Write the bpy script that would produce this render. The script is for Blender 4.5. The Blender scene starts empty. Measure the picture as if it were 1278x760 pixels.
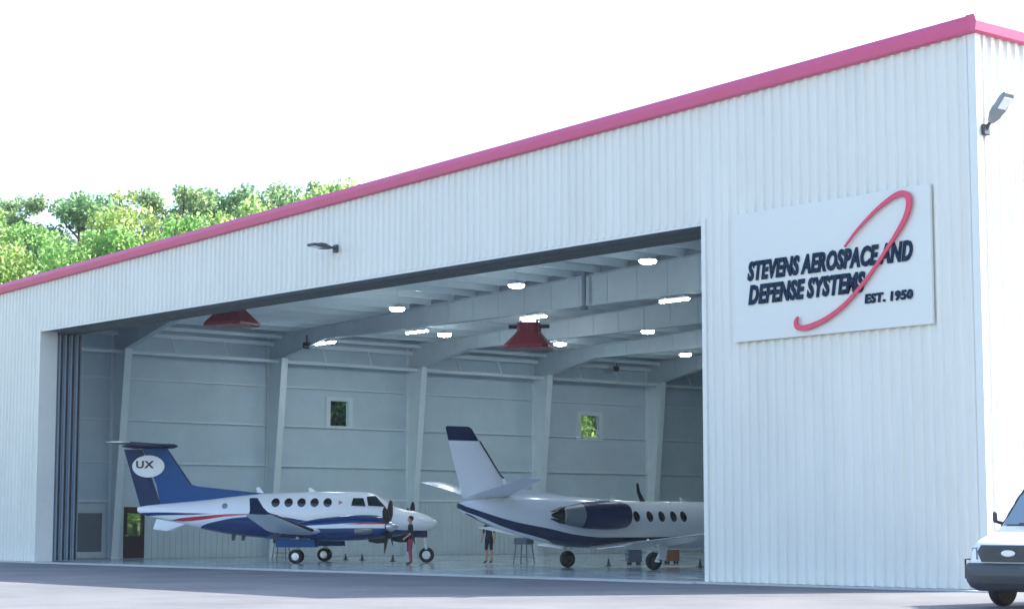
import bpy, math, random
from mathutils import Vector, Matrix, noise
R = math.radians
PI = math.pi
random.seed(7)
sc = bpy.context.scene
COL = sc.collection

# ------------------------------------------------------------------ helpers
class MB:
    """collects shapes, then links them as ONE mesh object"""
    def __init__(s): s.v = []; s.f = []; s.m = []
    def add(s, vs, fs, mi=0):
        o = len(s.v); s.v += [tuple(v) for v in vs]
        for f in fs: s.f.append(tuple(i + o for i in f)); s.m.append(mi)
    def box(s, x0, x1, y0, y1, z0, z1, mi=0, M=None):
        vs = [Vector(p) for p in ((x0,y0,z0),(x1,y0,z0),(x1,y1,z0),(x0,y1,z0),(x0,y0,z1),(x1,y0,z1),(x1,y1,z1),(x0,y1,z1))]
        if M: vs = [M @ v for v in vs]
        s.add(vs, [(0,3,2,1),(4,5,6,7),(0,1,5,4),(1,2,6,5),(2,3,7,6),(3,0,4,7)], mi)
    def bbox(s, x0, x1, y0, y1, z0, z1, b=0.03, mi=0, M=None):
        """box with chamfered vertical and top edges"""
        def ring(z, i): return [(x0+i+b,y0+i,z),(x1-i-b,y0+i,z),(x1-i,y0+i+b,z),(x1-i,y1-i-b,z),(x1-i-b,y1-i,z),(x0+i+b,y1-i,z),(x0+i,y1-i-b,z),(x0+i,y0+i+b,z)]
        s.loft([ring(z0,b),ring(z0+b,0),ring(z1-b,0),ring(z1,b)], mi=mi, M=M)
    def loft(s, rings, cap0=True, cap1=True, mi=0, M=None, closed=True):
        n = len(rings[0]); vs = [Vector(p) for r in rings for p in r]
        if M: vs = [M @ v for v in vs]
        fs = []
        for k in range(len(rings)-1):
            for i in range(n if closed else n-1):
                j = (i+1) % n
                fs.append((k*n+i, k*n+j, (k+1)*n+j, (k+1)*n+i))
        if cap0: fs.append(tuple(reversed(range(n))))
        if cap1: fs.append(tuple((len(rings)-1)*n + i for i in range(n)))
        s.add(vs, fs, mi)
    def tube(s, pts, rad, n=10, mi=0, M=None):
        pts = [Vector(p) for p in pts]
        if not isinstance(rad, (list, tuple)): rad = [rad]*len(pts)
        rings = []; ref = None
        for i, p in enumerate(pts):
            d = (pts[min(i+1,len(pts)-1)] - pts[max(i-1,0)]).normalized()
            if ref is None: ref = Vector((0,0,1)) if abs(d.z) < .9 else Vector((1,0,0))
            u = d.cross(ref).normalized(); w = u.cross(d).normalized(); ref = w
            rings.append([p + rad[i]*(math.cos(2*PI*k/n)*u + math.sin(2*PI*k/n)*w) for k in range(n)])
        s.loft(rings, mi=mi, M=M)
    def lathe(s, prof, c=(0,0,0), axis='z', n=20, mi=0, cap=True, M=None):
        rings = []
        for (r, h) in prof:
            ring = []
            for k in range(n):
                a = 2*PI*k/n; u, w = r*math.cos(a), r*math.sin(a)
                p = {'z':(u,w,h),'y':(w,h,u),'x':(h,u,w)}[axis]
                ring.append((p[0]+c[0], p[1]+c[1], p[2]+c[2]))
            rings.append(ring)
        s.loft(rings, cap, cap, mi, M)
    def prism(s, poly, axis, a, b, mi=0, M=None):
        """polygon (u,w) extruded along an axis from a to b"""
        def P(u, w, t): return {'y':(u,t,w),'x':(t,u,w),'z':(u,w,t)}[axis]
        s.loft([[P(u,w,a) for u,w in poly],[P(u,w,b) for u,w in poly]], mi=mi, M=M)
    def build(s, name, mats, parent=None, smooth=None, loc=None):
        me = bpy.data.meshes.new(name); me.from_pydata(s.v, [], s.f)
        if not isinstance(mats, (list, tuple)): mats = [mats]
        for m in mats: me.materials.append(m)
        me.polygons.foreach_set('material_index', s.m)
        me.validate(); me.update()
        import bmesh
        bm = bmesh.new(); bm.from_mesh(me); bmesh.ops.recalc_face_normals(bm, faces=bm.faces); bm.to_mesh(me); bm.free()
        if smooth:
            me.shade_smooth(); me.set_sharp_from_angle(angle=R(smooth))
        o = bpy.data.objects.new(name, me); COL.objects.link(o)
        if parent: o.parent = parent
        if loc: o.location = loc
        return o

def tag(o, label=None, cat=None, group=None, kind=None):
    if label: o['label'] = label
    if cat: o['category'] = cat
    if group: o['group'] = group
    if kind: o['kind'] = kind
    return o
def empty(name, loc=(0,0,0), rz=0, label=None, cat=None, group=None):
    o = bpy.data.objects.new(name, None); COL.objects.link(o)
    o.location = loc; o.rotation_euler = (0,0,rz); o.empty_display_size = .3
    return tag(o, label, cat, group)
def copy_tree(o, parent=None):
    c = o.copy(); COL.objects.link(c); c.parent = parent
    for ch in list(o.children): copy_tree(ch, c)
    return c

# ------------------------------------------------------------------ materials
def mat(name, col, rough=.5, metal=0., var=.0, vscale=3., bump=0., bscale=20., emit=None, estr=0., coat=0., spec=.5, stretch=None):
    m = bpy.data.materials.new(name); m.use_nodes = True
    nt = m.node_tree; N = nt.nodes; L = nt.links; b = N['Principled BSDF']
    b.inputs['Base Color'].default_value = (*col, 1); b.inputs['Roughness'].default_value = rough
    b.inputs['Metallic'].default_value = metal; b.inputs['Specular IOR Level'].default_value = spec
    b.inputs['Coat Weight'].default_value = coat
    tc = N.new('ShaderNodeTexCoord'); src = tc.outputs['Object']
    if stretch:
        mp = N.new('ShaderNodeMapping'); mp.inputs['Scale'].default_value = stretch; L.new(src, mp.inputs[0]); src = mp.outputs[0]
    if var:
        t = N.new('ShaderNodeTexNoise'); t.inputs['Scale'].default_value = vscale; t.inputs['Detail'].default_value = 6; t.inputs['Roughness'].default_value = .6
        L.new(src, t.inputs['Vector'])
        r = N.new('ShaderNodeMapRange'); r.inputs[1].default_value = .25; r.inputs[2].default_value = .75; r.inputs[3].default_value = 1-var; r.inputs[4].default_value = 1+var*.6
        L.new(t.outputs['Fac'], r.inputs[0])
        mx = N.new('ShaderNodeMix'); mx.data_type = 'RGBA'; mx.blend_type = 'MULTIPLY'; mx.inputs[0].default_value = 1
        mx.inputs[6].default_value = (*col, 1); L.new(r.outputs[0], mx.inputs[7]); L.new(mx.outputs[2], b.inputs['Base Color'])
        r2 = N.new('ShaderNodeMapRange'); r2.inputs[1].default_value = .2; r2.inputs[2].default_value = .8; r2.inputs[3].default_value = max(.02,rough-.12); r2.inputs[4].default_value = min(1,rough+.12)
        L.new(t.outputs['Fac'], r2.inputs[0]); L.new(r2.outputs[0], b.inputs['Roughness'])
    if bump:
        t2 = N.new('ShaderNodeTexNoise'); t2.inputs['Scale'].default_value = bscale; t2.inputs['Detail'].default_value = 4
        L.new(src, t2.inputs['Vector'])
        bp = N.new('ShaderNodeBump'); bp.inputs['Strength'].default_value = bump; bp.inputs['Distance'].default_value = .02
        L.new(t2.outputs['Fac'], bp.inputs['Height']); L.new(bp.outputs[0], b.inputs['Normal'])
    if emit:
        b.inputs['Emission Color'].default_value = (*emit, 1); b.inputs['Emission Strength'].default_value = estr
    return m

def glass(name, tint=(.85,.92,.92), amount=.12):
    m = bpy.data.materials.new(name); m.use_nodes = True; nt = m.node_tree; N = nt.nodes; L = nt.links
    N.remove(N['Principled BSDF']); out = N['Material Output']
    tr = N.new('ShaderNodeBsdfTransparent'); tr.inputs[0].default_value = (*tint, 1)
    gl = N.new('ShaderNodeBsdfGlossy'); gl.inputs['Roughness'].default_value = .05
    fr = N.new('ShaderNodeFresnel'); fr.inputs[0].default_value = 1.45
    mx = N.new('ShaderNodeMixShader'); L.new(fr.outputs[0], mx.inputs[0]); L.new(tr.outputs[0], mx.inputs[1]); L.new(gl.outputs[0], mx.inputs[2]); L.new(mx.outputs[0], out.inputs[0])
    return m

def leaf_mat(name, col, tcol):
    m = bpy.data.materials.new(name); m.use_nodes = True; nt = m.node_tree; N = nt.nodes; L = nt.links
    N.remove(N['Principled BSDF']); out = N['Material Output']
    geo = N.new('ShaderNodeNewGeometry'); oi = N.new('ShaderNodeObjectInfo')
    def ramp(c):
        h = N.new('ShaderNodeHueSaturation'); h.inputs['Color'].default_value = (*c, 1)
        a = N.new('ShaderNodeMapRange'); a.inputs[3].default_value = .55; a.inputs[4].default_value = 1.5; L.new(geo.outputs['Random Per Island'], a.inputs[0]); L.new(a.outputs[0], h.inputs['Value'])
        b = N.new('ShaderNodeMapRange'); b.inputs[3].default_value = .47; b.inputs[4].default_value = .53; L.new(oi.outputs['Random'], b.inputs[0]); L.new(b.outputs[0], h.inputs['Hue'])
        return h.outputs[0]
    d = N.new('ShaderNodeBsdfDiffuse'); t = N.new('ShaderNodeBsdfTranslucent')
    L.new(ramp(col), d.inputs[0]); L.new(ramp(tcol), t.inputs[0])
    mx = N.new('ShaderNodeMixShader'); mx.inputs[0].default_value = .58
    L.new(d.outputs[0], mx.inputs[1]); L.new(t.outputs[0], mx.inputs[2]); L.new(mx.outputs[0], out.inputs[0])
    return m

def livery(name, base, bands, rough=.22, xr=(-9,9), zr=(0,5)):
    """glossy paint with stripes: bands = (colour, [(x,z)...lower edge], [(x,z)...upper edge]) in the aircraft's own metres"""
    m = bpy.data.materials.new(name); m.use_nodes = True; nt = m.node_tree; N = nt.nodes; L = nt.links; b = N['Principled BSDF']
    b.inputs['Roughness'].default_value = rough; b.inputs['Coat Weight'].default_value = .4; b.inputs['Coat Roughness'].default_value = .06
    tc = N.new('ShaderNodeTexCoord'); sp = N.new('ShaderNodeSeparateXYZ'); L.new(tc.outputs['Object'], sp.inputs[0])
    nx = N.new('ShaderNodeMapRange'); nx.inputs[1].default_value = xr[0]; nx.inputs[2].default_value = xr[1]; L.new(sp.outputs['X'], nx.inputs[0])
    nz = N.new('ShaderNodeMapRange'); nz.inputs[1].default_value = zr[0]; nz.inputs[2].default_value = zr[1]; L.new(sp.outputs['Z'], nz.inputs[0])
    def edge(pts):
        c = N.new('ShaderNodeFloatCurve'); cu = c.mapping.curves[0]
        q = [((x-xr[0])/(xr[1]-xr[0]), (z-zr[0])/(zr[1]-zr[0])) for x, z in pts]
        q = [(0, q[0][1])] + q + [(1, q[-1][1])]
        while len(cu.points) < len(q): cu.points.new(.5, .5)
        for p, (u, w) in zip(cu.points, sorted(q)): p.location = (u, w); p.handle_type = 'AUTO_CLAMPED'
        c.mapping.update(); L.new(nx.outputs[0], c.inputs['Value']); return c.outputs[0]
    cur = None
    for col, lo, hi in bands:
        g1 = N.new('ShaderNodeMath'); g1.operation = 'GREATER_THAN'; L.new(nz.outputs[0], g1.inputs[0]); L.new(edge(lo), g1.inputs[1])
        g2 = N.new('ShaderNodeMath'); g2.operation = 'LESS_THAN'; L.new(nz.outputs[0], g2.inputs[0]); L.new(edge(hi), g2.inputs[1])
        ml = N.new('ShaderNodeMath'); ml.operation = 'MULTIPLY'; L.new(g1.outputs[0], ml.inputs[0]); L.new(g2.outputs[0], ml.inputs[1])
        mx = N.new('ShaderNodeMix'); mx.data_type = 'RGBA'; L.new(ml.outputs[0], mx.inputs[0])
        if cur is None: mx.inputs[6].default_value = (*base, 1)
        else: L.new(cur, mx.inputs[6])
        mx.inputs[7].default_value = (*col, 1); cur = mx.outputs[2]
    L.new(cur, b.inputs['Base Color'])
    return m

M = {}
M['siding'] = mat('white_painted_steel_siding', (.79,.775,.71), .5, var=.08, vscale=.7, stretch=(1,1,.25))
M['trim_white'] = mat('white_steel_trim', (.78,.78,.73), .4, var=.04)
M['fascia'] = mat('red_steel_fascia', (.66,.085,.215), .4, var=.06, vscale=1.5)
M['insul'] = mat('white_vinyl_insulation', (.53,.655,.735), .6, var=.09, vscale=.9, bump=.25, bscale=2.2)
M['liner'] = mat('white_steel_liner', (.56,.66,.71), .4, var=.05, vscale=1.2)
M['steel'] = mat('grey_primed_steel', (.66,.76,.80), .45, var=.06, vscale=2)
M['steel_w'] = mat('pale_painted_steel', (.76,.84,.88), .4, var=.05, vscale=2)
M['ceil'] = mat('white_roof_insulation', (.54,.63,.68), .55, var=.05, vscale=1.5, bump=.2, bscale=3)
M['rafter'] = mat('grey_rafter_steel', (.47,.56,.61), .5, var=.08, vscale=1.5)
M['dark_slate'] = mat('slate_steel', (.17,.22,.26), .5, var=.1)
M['dark_steel'] = mat('dark_steel', (.10,.135,.17), .5, var=.1)
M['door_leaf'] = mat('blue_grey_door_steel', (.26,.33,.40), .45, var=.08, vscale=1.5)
M['mesh'] = mat('grey_louvre', (.16,.2,.24), .6, var=.2, vscale=14)
M['maroon'] = mat('dark_maroon_door_paint', (.030,.008,.016), .45)
M['roofing'] = mat('galvanised_roofing', (.5,.52,.54), .4, .4, var=.06)
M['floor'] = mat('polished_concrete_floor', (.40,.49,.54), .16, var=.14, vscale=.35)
M['concrete'] = mat('pale_concrete', (.52,.53,.53), .75, var=.12, vscale=1.1, bump=.2, bscale=25)
M['sign_panel'] = mat('pale_sign_panel', (.74,.74,.69), .35, var=.025, vscale=1)
M['sign_blue'] = mat('dark_navy_letters', (.004,.026,.06), .6, spec=.12)
M['sign_red'] = mat('red_swoosh', (.72,.035,.11), .3)
M['black'] = mat('black_paint', (.012,.014,.018), .45)
M['rubber'] = mat('black_rubber', (.018,.019,.022), .75, var=.2, vscale=12)
M['alu'] = mat('brushed_aluminium', (.62,.65,.68), .32, .8)
M['lens'] = mat('pale_lamp_lens', (.82,.85,.86), .15)
M['lamp'] = mat('lamp_and_glint_glow', (.9,.9,.9), .3, emit=(.85,.96,1.), estr=30.)
M['hood'] = mat('dark_red_paint', (.24,.011,.034), .4, var=.12, vscale=3)
M['white'] = mat('glossy_white_paint', (.80,.81,.83), .22, coat=.4)
M['silver'] = mat('grey_engine_metal', (.22,.25,.28), .38, .5)
M['navy'] = mat('navy_paint', (.005,.02,.07), .3, coat=.12, spec=.25)
M['royal'] = mat('blue_paint', (.003,.072,.235), .35, spec=.22)
M['navy_d'] = mat('dark_navy_rudder_paint', (.003,.022,.085), .35, spec=.22)
M['boot'] = mat('black_deice_rubber', (.012,.014,.02), .5)
M['cabin_glass'] = mat('dark_cabin_glass', (.006,.012,.02), .06, spec=.7)
M['headlamp'] = mat('headlamp_lens', (.28,.31,.34), .08, .3, coat=1.)
M['van_glass'] = mat('sky_pale_windshield', (.16,.24,.28), .05, coat=1., spec=1.)  # pale blue base colour stands in for sky reflected in the glass
M['glass'] = glass('window_glass')
M['grey_plastic'] = mat('grey_plastic', (.06,.07,.085), .5, var=.08)
M['bumper'] = mat('dark_grey_bumper_plastic', (.045,.055,.07), .45, var=.05)
M['orange'] = mat('orange_cabinet_paint', (.22,.10,.05), .45, var=.05)
M['cab_blue'] = mat('slate_cabinet_paint', (.07,.10,.14), .45, var=.05)
M['skin'] = mat('skin', (.46,.28,.21), .55)
M['shirt'] = mat('dark_navy_cloth', (.012,.016,.03), .85, bump=.3, bscale=18)
M['pants_r'] = mat('red_cloth', (.30,.05,.075), .85, bump=.3, bscale=18)
M['hair'] = mat('dark_hair', (.02,.015,.012), .6)
M['shoe'] = mat('dark_shoe', (.02,.02,.025), .6)
M['bark'] = mat('bark', (.10,.075,.055), .9, var=.3, vscale=6)
M['leafA'] = leaf_mat('fresh_green_leaves', (.14,.235,.07), (.44,.64,.22))
M['leafB'] = leaf_mat('deep_green_leaves', (.11,.20,.10), (.36,.54,.26))
M['leafD'] = leaf_mat('shade_darkened_leaves', (.012,.035,.018), (.02,.05,.02))  # leaf colour darkened to paint the shade over one tree
M['leafC'] = leaf_mat('yellow_green_leaves', (.15,.24,.065), (.46,.64,.22))

# asphalt apron and grass
def ground_mat(name, c1, c2, scale, rough, fine=40, joints=None):
    m = bpy.data.materials.new(name); m.use_nodes = True; nt = m.node_tree; N = nt.nodes; L = nt.links; b = N['Principled BSDF']
    b.inputs['Roughness'].default_value = rough; b.inputs['Specular IOR Level'].default_value = .3
    tc = N.new('ShaderNodeTexCoord')
    t = N.new('ShaderNodeTexNoise'); t.inputs['Scale'].default_value = scale; t.inputs['Detail'].default_value = 8; t.inputs['Roughness'].default_value = .65; L.new(tc.outputs['Object'], t.inputs['Vector'])
    t2 = N.new('ShaderNodeTexNoise'); t2.inputs['Scale'].default_value = fine; t2.inputs['Detail'].default_value = 3; L.new(tc.outputs['Object'], t2.inputs['Vector'])
    ad = N.new('ShaderNodeMath'); ad.operation = 'MULTIPLY_ADD'; ad.inputs[1].default_value = .45; L.new(t2.outputs['Fac'], ad.inputs[0]); L.new(t.outputs['Fac'], ad.inputs[2])
    cr = N.new('ShaderNodeValToRGB'); cr.color_ramp.elements[0].position = .5; cr.color_ramp.elements[1].position = .95
    cr.color_ramp.elements[0].color = (*c1, 1); cr.color_ramp.elements[1].color = (*c2, 1); L.new(ad.outputs[0], cr.inputs[0]); L.new(cr.outputs[0], b.inputs['Base Color'])
    bp = N.new('ShaderNodeBump'); bp.inputs['Strength'].default_value = .25; bp.inputs['Distance'].default_value = .01; L.new(t2.outputs['Fac'], bp.inputs['Height']); L.new(bp.outputs[0], b.inputs['Normal'])
    return m
M['apron'] = ground_mat('weathered_asphalt', (.100,.108,.120), (.185,.190,.200), .25, .9)
M['grass'] = ground_mat('grass', (.06,.10,.025), (.13,.17,.05), .3, .95, 12)

# ------------------------------------------------------------------ setting
XL, XR, DEPTH = -50.75, 0.0, 56.0
DX0, DX1, DH = -46.24, -8.8, 9.25            # the hangar door opening
def roof_z(x): return 13.05 + .0322*x

def hill(x, y):
    d = max(0., -x - 60)
    h = 19*(1-math.exp(-(d/42)**1.35)) if d > 0 else 0
    return h + (1.2*noise.noise(Vector((x*.05, y*.05, 0))) * min(1, d/15))
g = MB(); S = 300
g.add([(-S,-S,-.02),(S,-S,-.02),(S,S,-.02),(-S,S,-.02)], [(0,1,2,3)])
tag(g.build('ground', M['grass']), kind='structure')
g = MB(); g.add([(-58,-160,-.012),(160,-160,-.012),(160,70,-.012),(-58,70,-.012)], [(0,1,2,3)])
tag(g.build('apron', M['apron']), kind='structure')
g = MB(); nx, ny = 50, 50
vs = []
for i in range(nx+1):
    for j in range(ny+1):
        x = -59.5 - 160*i/nx; y = -70 + 220*j/ny
        vs.append((x, y, hill(x, y) - (.015 if i == 0 else 0)))
g.add(vs, [(i*(ny+1)+j, i*(ny+1)+j+1, (i+1)*(ny+1)+j+1, (i+1)*(ny+1)+j) for i in range(nx) for j in range(ny)])
tag(g.build('hillside', M['grass'], smooth=60), kind='structure')
g = MB(); g.box(XL+.1, -.12, .06, DEPTH-.1, -.01, .02)
tag(g.build('hangar_floor', M['floor']), kind='structure')
g = MB(); g.box(DX0-.2, DX1+.2, -.75, .055, -.01, .026)
tag(g.build('door_sill', M['concrete']), kind='structure')
for a, b in ((DX1+.22, .5), (XL-.4, DX0-.22)):
    g = MB(); g.box(a, b, -.6, -.045, -.01, .024); tag(g.build('pavement', M['concrete']), kind='structure')

# ------------------------------------------------------------------ hangar
hangar = empty('hangar', (0,0,0), 0, 'big white ribbed steel hangar with red roof edge and wide open door', 'hangar')
PROF = [(0,0),(.135,0),(.175,-.058),(.265,-.058),(.305,0)]
def ribbed(mb, x0, x1, zb, zt, y0=0., sgn=1, axis='x', pitch=.305, t=.04, prof=PROF):
    """trapezoid-ribbed sheet from x0 to x1; zb, zt are functions; sheet thickness t behind"""
    pts = []; k = 0; x = x0
    while x < x1 - 1e-6:
        for (u, d) in prof[:-1]:
            if x0 + k*pitch + u < x1 - 1e-6: pts.append((x0+k*pitch+u, d))
        k += 1; x = x0 + k*pitch
    pts.append((x1, 0))
    def P(u, d, z): return (u, y0+sgn*d, z) if axis == 'x' else (y0-sgn*d, u, z)
    vs = []; fs = []
    for (u, d) in pts: vs += [P(u,d,zb(u)), P(u,d,zt(u))]
    for i in range(len(pts)-1): fs.append((2*i, 2*i+2, 2*i+3, 2*i+1))
    mb.add(vs, fs)
    a, b = pts[0][0], pts[-1][0]; o = len(mb.v)
    q = [P(a,t,zb(a)),P(b,t,zb(b)),P(b,t,zt(b)),P(a,t,zt(a))]
    mb.add(q, [(0,3,2,1)])
ft = lambda x: roof_z(x) - .25
w = MB()
ribbed(w, XL-.2, DX0-.12, lambda x: .03, ft)
ribbed(w, DX0-.12, DX1+.10, lambda x: DH+.07, ft)
ribbed(w, DX1+.10, -.08, lambda x: .03, ft)
w.build('front_wall', M['siding'], hangar)
w = MB(); ribbed(w, .08, DEPTH, lambda y: .03, lambda y: 12.85, 0., 1, 'y'); w.build('side_wall', M['siding'], hangar)
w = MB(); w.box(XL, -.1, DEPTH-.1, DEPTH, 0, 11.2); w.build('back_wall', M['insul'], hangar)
# corner flashing
w = MB(); w.prism([(-.16,-.05),(.055,-.05),(.055,.16),(.035,.16),(.035,-.03),(-.16,-.03)], 'z', .03, 12.78); w.build('corner_trim', M['trim_white'], hangar)
# door surround: jamb returns, head trim
w = MB(); w.box(DX0-.13, DX0+.0, -.055, .72, .027, DH+.16); w.build('door_jamb', M['trim_white'], hangar)
w = MB(); w.box(DX1, DX1+.14, -.055, .72, .027, DH+.16); w.build('door_jamb', M['trim_white'], hangar)
w = MB(); w.box(DX0, DX1, -.03, .05, DH, DH+.065); w.build('door_head', M['trim_white'], hangar)
w = MB(); w.box(DX0-4.2, DX1+.14, .74, 1.75, DH+.02, DH+.42); w.box(DX0, DX1, .05, .74, DH+.03, DH+.3)
for k in range(4): w.box(DX0-4.2, DX1+.14, .82+.23*k, .88+.23*k, DH-.05, DH+.02)
w.build('door_track', M['dark_steel'], hangar)
w = MB(); w.prism([(DX0-.14,DH+.42),(DX1+.14,DH+.42),(DX1+.14,roof_z(DX1)-.8),(DX0-.14,roof_z(DX0)-.8)], 'y', .745, .80); w.build('header_panel', M['insul'], hangar)
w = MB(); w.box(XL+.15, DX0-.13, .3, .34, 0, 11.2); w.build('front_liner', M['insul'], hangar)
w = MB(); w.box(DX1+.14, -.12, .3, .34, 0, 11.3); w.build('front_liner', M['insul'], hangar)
# roof
w = MB()
def slab(x0, x1, y0, y1, dz0, dz1):
    w.add([(x0,y0,roof_z(x0)+dz0),(x1,y0,roof_z(x1)+dz0),(x1,y1,roof_z(x1)+dz0),(x0,y1,roof_z(x0)+dz0),
           (x0,y0,roof_z(x0)+dz1),(x1,y0,roof_z(x1)+dz1),(x1,y1,roof_z(x1)+dz1),(x0,y1,roof_z(x0)+dz1)],
          [(0,3,2,1),(4,5,6,7),(0,1,5,4),(1,2,6,5),(2,3,7,6),(3,0,4,7)])
slab(XL-.25, .05, 0.02, DEPTH+.1, -.10, 0.0); w.build('roof', M['roofing'], hangar)
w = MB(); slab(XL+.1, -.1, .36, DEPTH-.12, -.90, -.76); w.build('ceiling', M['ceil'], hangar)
# red fascia along the front rake, and the eave trim on the side
FP = [(-.05,-.36),(-.20,-.33),(-.235,-.12),(-.20,.0),(-.17,.045),(.06,.045),(.06,-.05),(-.03,-.10)]
w = MB()
w.loft([[(x, y, roof_z(x)+z) for y, z in FP] for x in (XL-.35, .052)]); w.build('rake_trim', M['fascia'], hangar)
w = MB(); w.loft([[(.052+(-y-.05) if True else 0, yy, 13.05+z) for y, z in FP] for yy in (-.23, DEPTH+.2)]); w.build('eave_trim', M['fascia'], hangar)

# left wall with its openings (interior face is what the camera sees)
OPEN = [(17.30,18.34,6.17,7.36),(33.28,34.59,6.01,7.24),(6.40,7.44,0.0,2.28)]
def holed(mb, y0, y1, z0, z1, xa, xb, holes):
    ys = sorted({y0,y1,*[h[0] for h in holes if y0<h[0]<y1],*[h[1] for h in holes if y0<h[1]<y1]})
    zs = sorted({z0,z1,*[h[2] for h in holes if z0<h[2]<z1],*[h[3] for h in holes if z0<h[3]<z1]})
    V = {}
    def vert(x,y,z):
        k = (x,y,z)
        if k not in V: V[k] = len(mb.v); mb.v.append(k)
        return V[k]
    def solid(i, j):
        if not (0 <= i < len(ys)-1 and 0 <= j < len(zs)-1): return False
        yc, zc = (ys[i]+ys[i+1])/2, (zs[j]+zs[j+1])/2
        return not any(h[0]<yc<h[1] and h[2]<zc<h[3] for h in holes)
    def face(*p): mb.f.append(tuple(vert(*q) for q in p)); mb.m.append(0)
    for i in range(len(ys)-1):
        for j in range(len(zs)-1):
            if not solid(i,j): continue
            a,b,c,d = ys[i],ys[i+1],zs[j],zs[j+1]
            face((xb,a,c),(xb,b,c),(xb,b,d),(xb,a,d)); face((xa,a,c),(xa,a,d),(xa,b,d),(xa,b,c))
            if not solid(i-1,j): face((xa,a,c),(xb,a,c),(xb,a,d),(xa,a,d))
            if not solid(i+1,j): face((xa,b,c),(xa,b,d),(xb,b,d),(xb,b,c))
            if not solid(i,j-1): face((xa,a,c),(xa,b,c),(xb,b,c),(xb,a,c))
            if not solid(i,j+1): face((xa,a,d),(xb,a,d),(xb,b,d),(xa,b,d))
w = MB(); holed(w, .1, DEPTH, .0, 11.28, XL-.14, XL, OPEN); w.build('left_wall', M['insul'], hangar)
# ribbed steel wainscot along the foot of the wall
w = MB()
SP = [(0,0),(.17,0),(.185,-.03),(.285,-.03),(.305,0)]
for a, b in ((7.62, 13.6),(13.62,21.6),(21.62,29.7),(29.72,37.9),(37.92,54)):
    ribbed(w, a, b, lambda y: .03, lambda y: 2.62, XL+.012, 1, 'y', .305, .006, SP)
w.build('wall_liner', M['liner'], hangar)
w = MB(); w.box(XL+.005, XL+.07, 7.6, 54, 2.63, 2.72); w.build('liner_cap', M['steel_w'], hangar)
COLS = [5.75 + 8.1*k for k in range(6)]
# tapered columns with inner flange, rafters with haunch
def column_and_rafter(Y, lift=0.):
    c = MB()
    d0, d1 = .42, 1.30; zt = 9.15
    c.prism([(XL+.03,.02),(XL+d0,.02),(XL+d1,zt),(XL+.03,zt)], 'y', Y-.012, Y+.012)
    c.box(XL+.015, XL+.04, Y-.15, Y+.15, .02, zt+1.0)
    c.loft([[(XL+d0,Y-.17,.02),(XL+d0+.03,Y-.17,.02),(XL+d0+.03,Y+.17,.02),(XL+d0,Y+.17,.02)],
            [(XL+d1,Y-.17,zt),(XL+d1+.03,Y-.17,zt),(XL+d1+.03,Y+.17,zt),(XL+d1,Y+.17,zt)]])
    c.box(XL+.02, XL+d0+.12, Y-.22, Y+.22, .02, .05)
    c.build('column', M['steel'], hangar)
    r = MB(); top = lambda x: roof_z(x) - 1.205
    xs = [XL+.05, XL+1.3, XL+2.6, XL+4.0, XL+4.9, XL+5.6, XL+7.6, -34, -20, -10, -.3]
    def bot(x):
        u = x - XL
        return 9.15 if u < 1.31 else (9.15 + (.65+lift)*min(1, (u-1.3)/(3.6+lift*2)))
    for a, b in zip(xs, xs[1:]):
        r.prism([(a,bot(a)),(b,bot(b)),(b,top(b)),(a,top(a))], 'y', Y-.012, Y+.012)
        for f, s in ((bot,-.03),(top,-.005)):
            r.loft([[(x,Y-.16,f(x)+s),(x,Y+.16,f(x)+s),(x,Y+.16,f(x)+s+.028),(x,Y-.16,f(x)+s+.028)] for x in (a,b)])
    x = XL + 2.2
    while x < -.5:                                    # web stiffeners
        r.box(x-.008, x+.008, Y-.03, Y+.03, bot(x)+.01, top(x)-.005); x += 1.62
    r.build('rafter', M['rafter'], hangar)
for k, Y in enumerate(COLS): column_and_rafter(Y, .35 if k == 0 else 0.)
# girts along the left wall
for z in (4.22, 5.5, 6.08, 7.9):
    w = MB()
    for a, b in zip([.4]+COLS, COLS+[54]):
        if z > 5.9 and z < 6.1: pass
        w.box(XL+.01, XL+.10, a+.2, b-.2, z-.035, z+.035)
    if z != 5.5: w.build('girt', M['steel'], hangar)
w = MB(); w.tube([(XL+.75, .5, 9.02),(XL+.75, 54, 9.02)], .085, 10); w.build('sprinkler_pipe', M['steel_w'], hangar)
w = MB(); w.box(XL+.25, XL+.40, .4, 54, 9.75, 9.93); w.build('eave_strut', M['steel_w'], hangar)
w = MB(); w.box(XL+.9, XL+1.05, .4, 54, 10.05, 10.2); w.build('eave_strut', M['steel_w'], hangar)
for a, b in zip(COLS, COLS[1:]):
    for f in (.33, .66):
        w = MB(); y = a + (b-a)*f; w.tube([(XL+.75, y, 9.08),(XL+.4, y, 9.77)], .04, 6); w.build('pipe_hanger', M['steel_w'], hangar)
# purlins under the roof
x = XL + 1.9; k = 0
while x < -.6:
    w = MB(); z = roof_z(x)
    w.box(x-.035, x+.035, .9, DEPTH-.2, z-1.18, z-.902); w.build('purlin', M['steel'], hangar); x += 1.5
# dark bars added to draw the dark gaps between the purlins, second rafter
x = XL + 9.4
while x < -1.5:
    w = MB()
    w.loft([[(xx, COLS[1]-.20, roof_z(xx)-1.17),(xx, COLS[1]-.15, roof_z(xx)-1.17),(xx, COLS[1]-.15, roof_z(xx)-.99),(xx, COLS[1]-.20, roof_z(xx)-.99)] for xx in (x+.2, x+1.25)])
    w.build('dark_gap_bar', M['dark_slate'], hangar); x += 1.5
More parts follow.
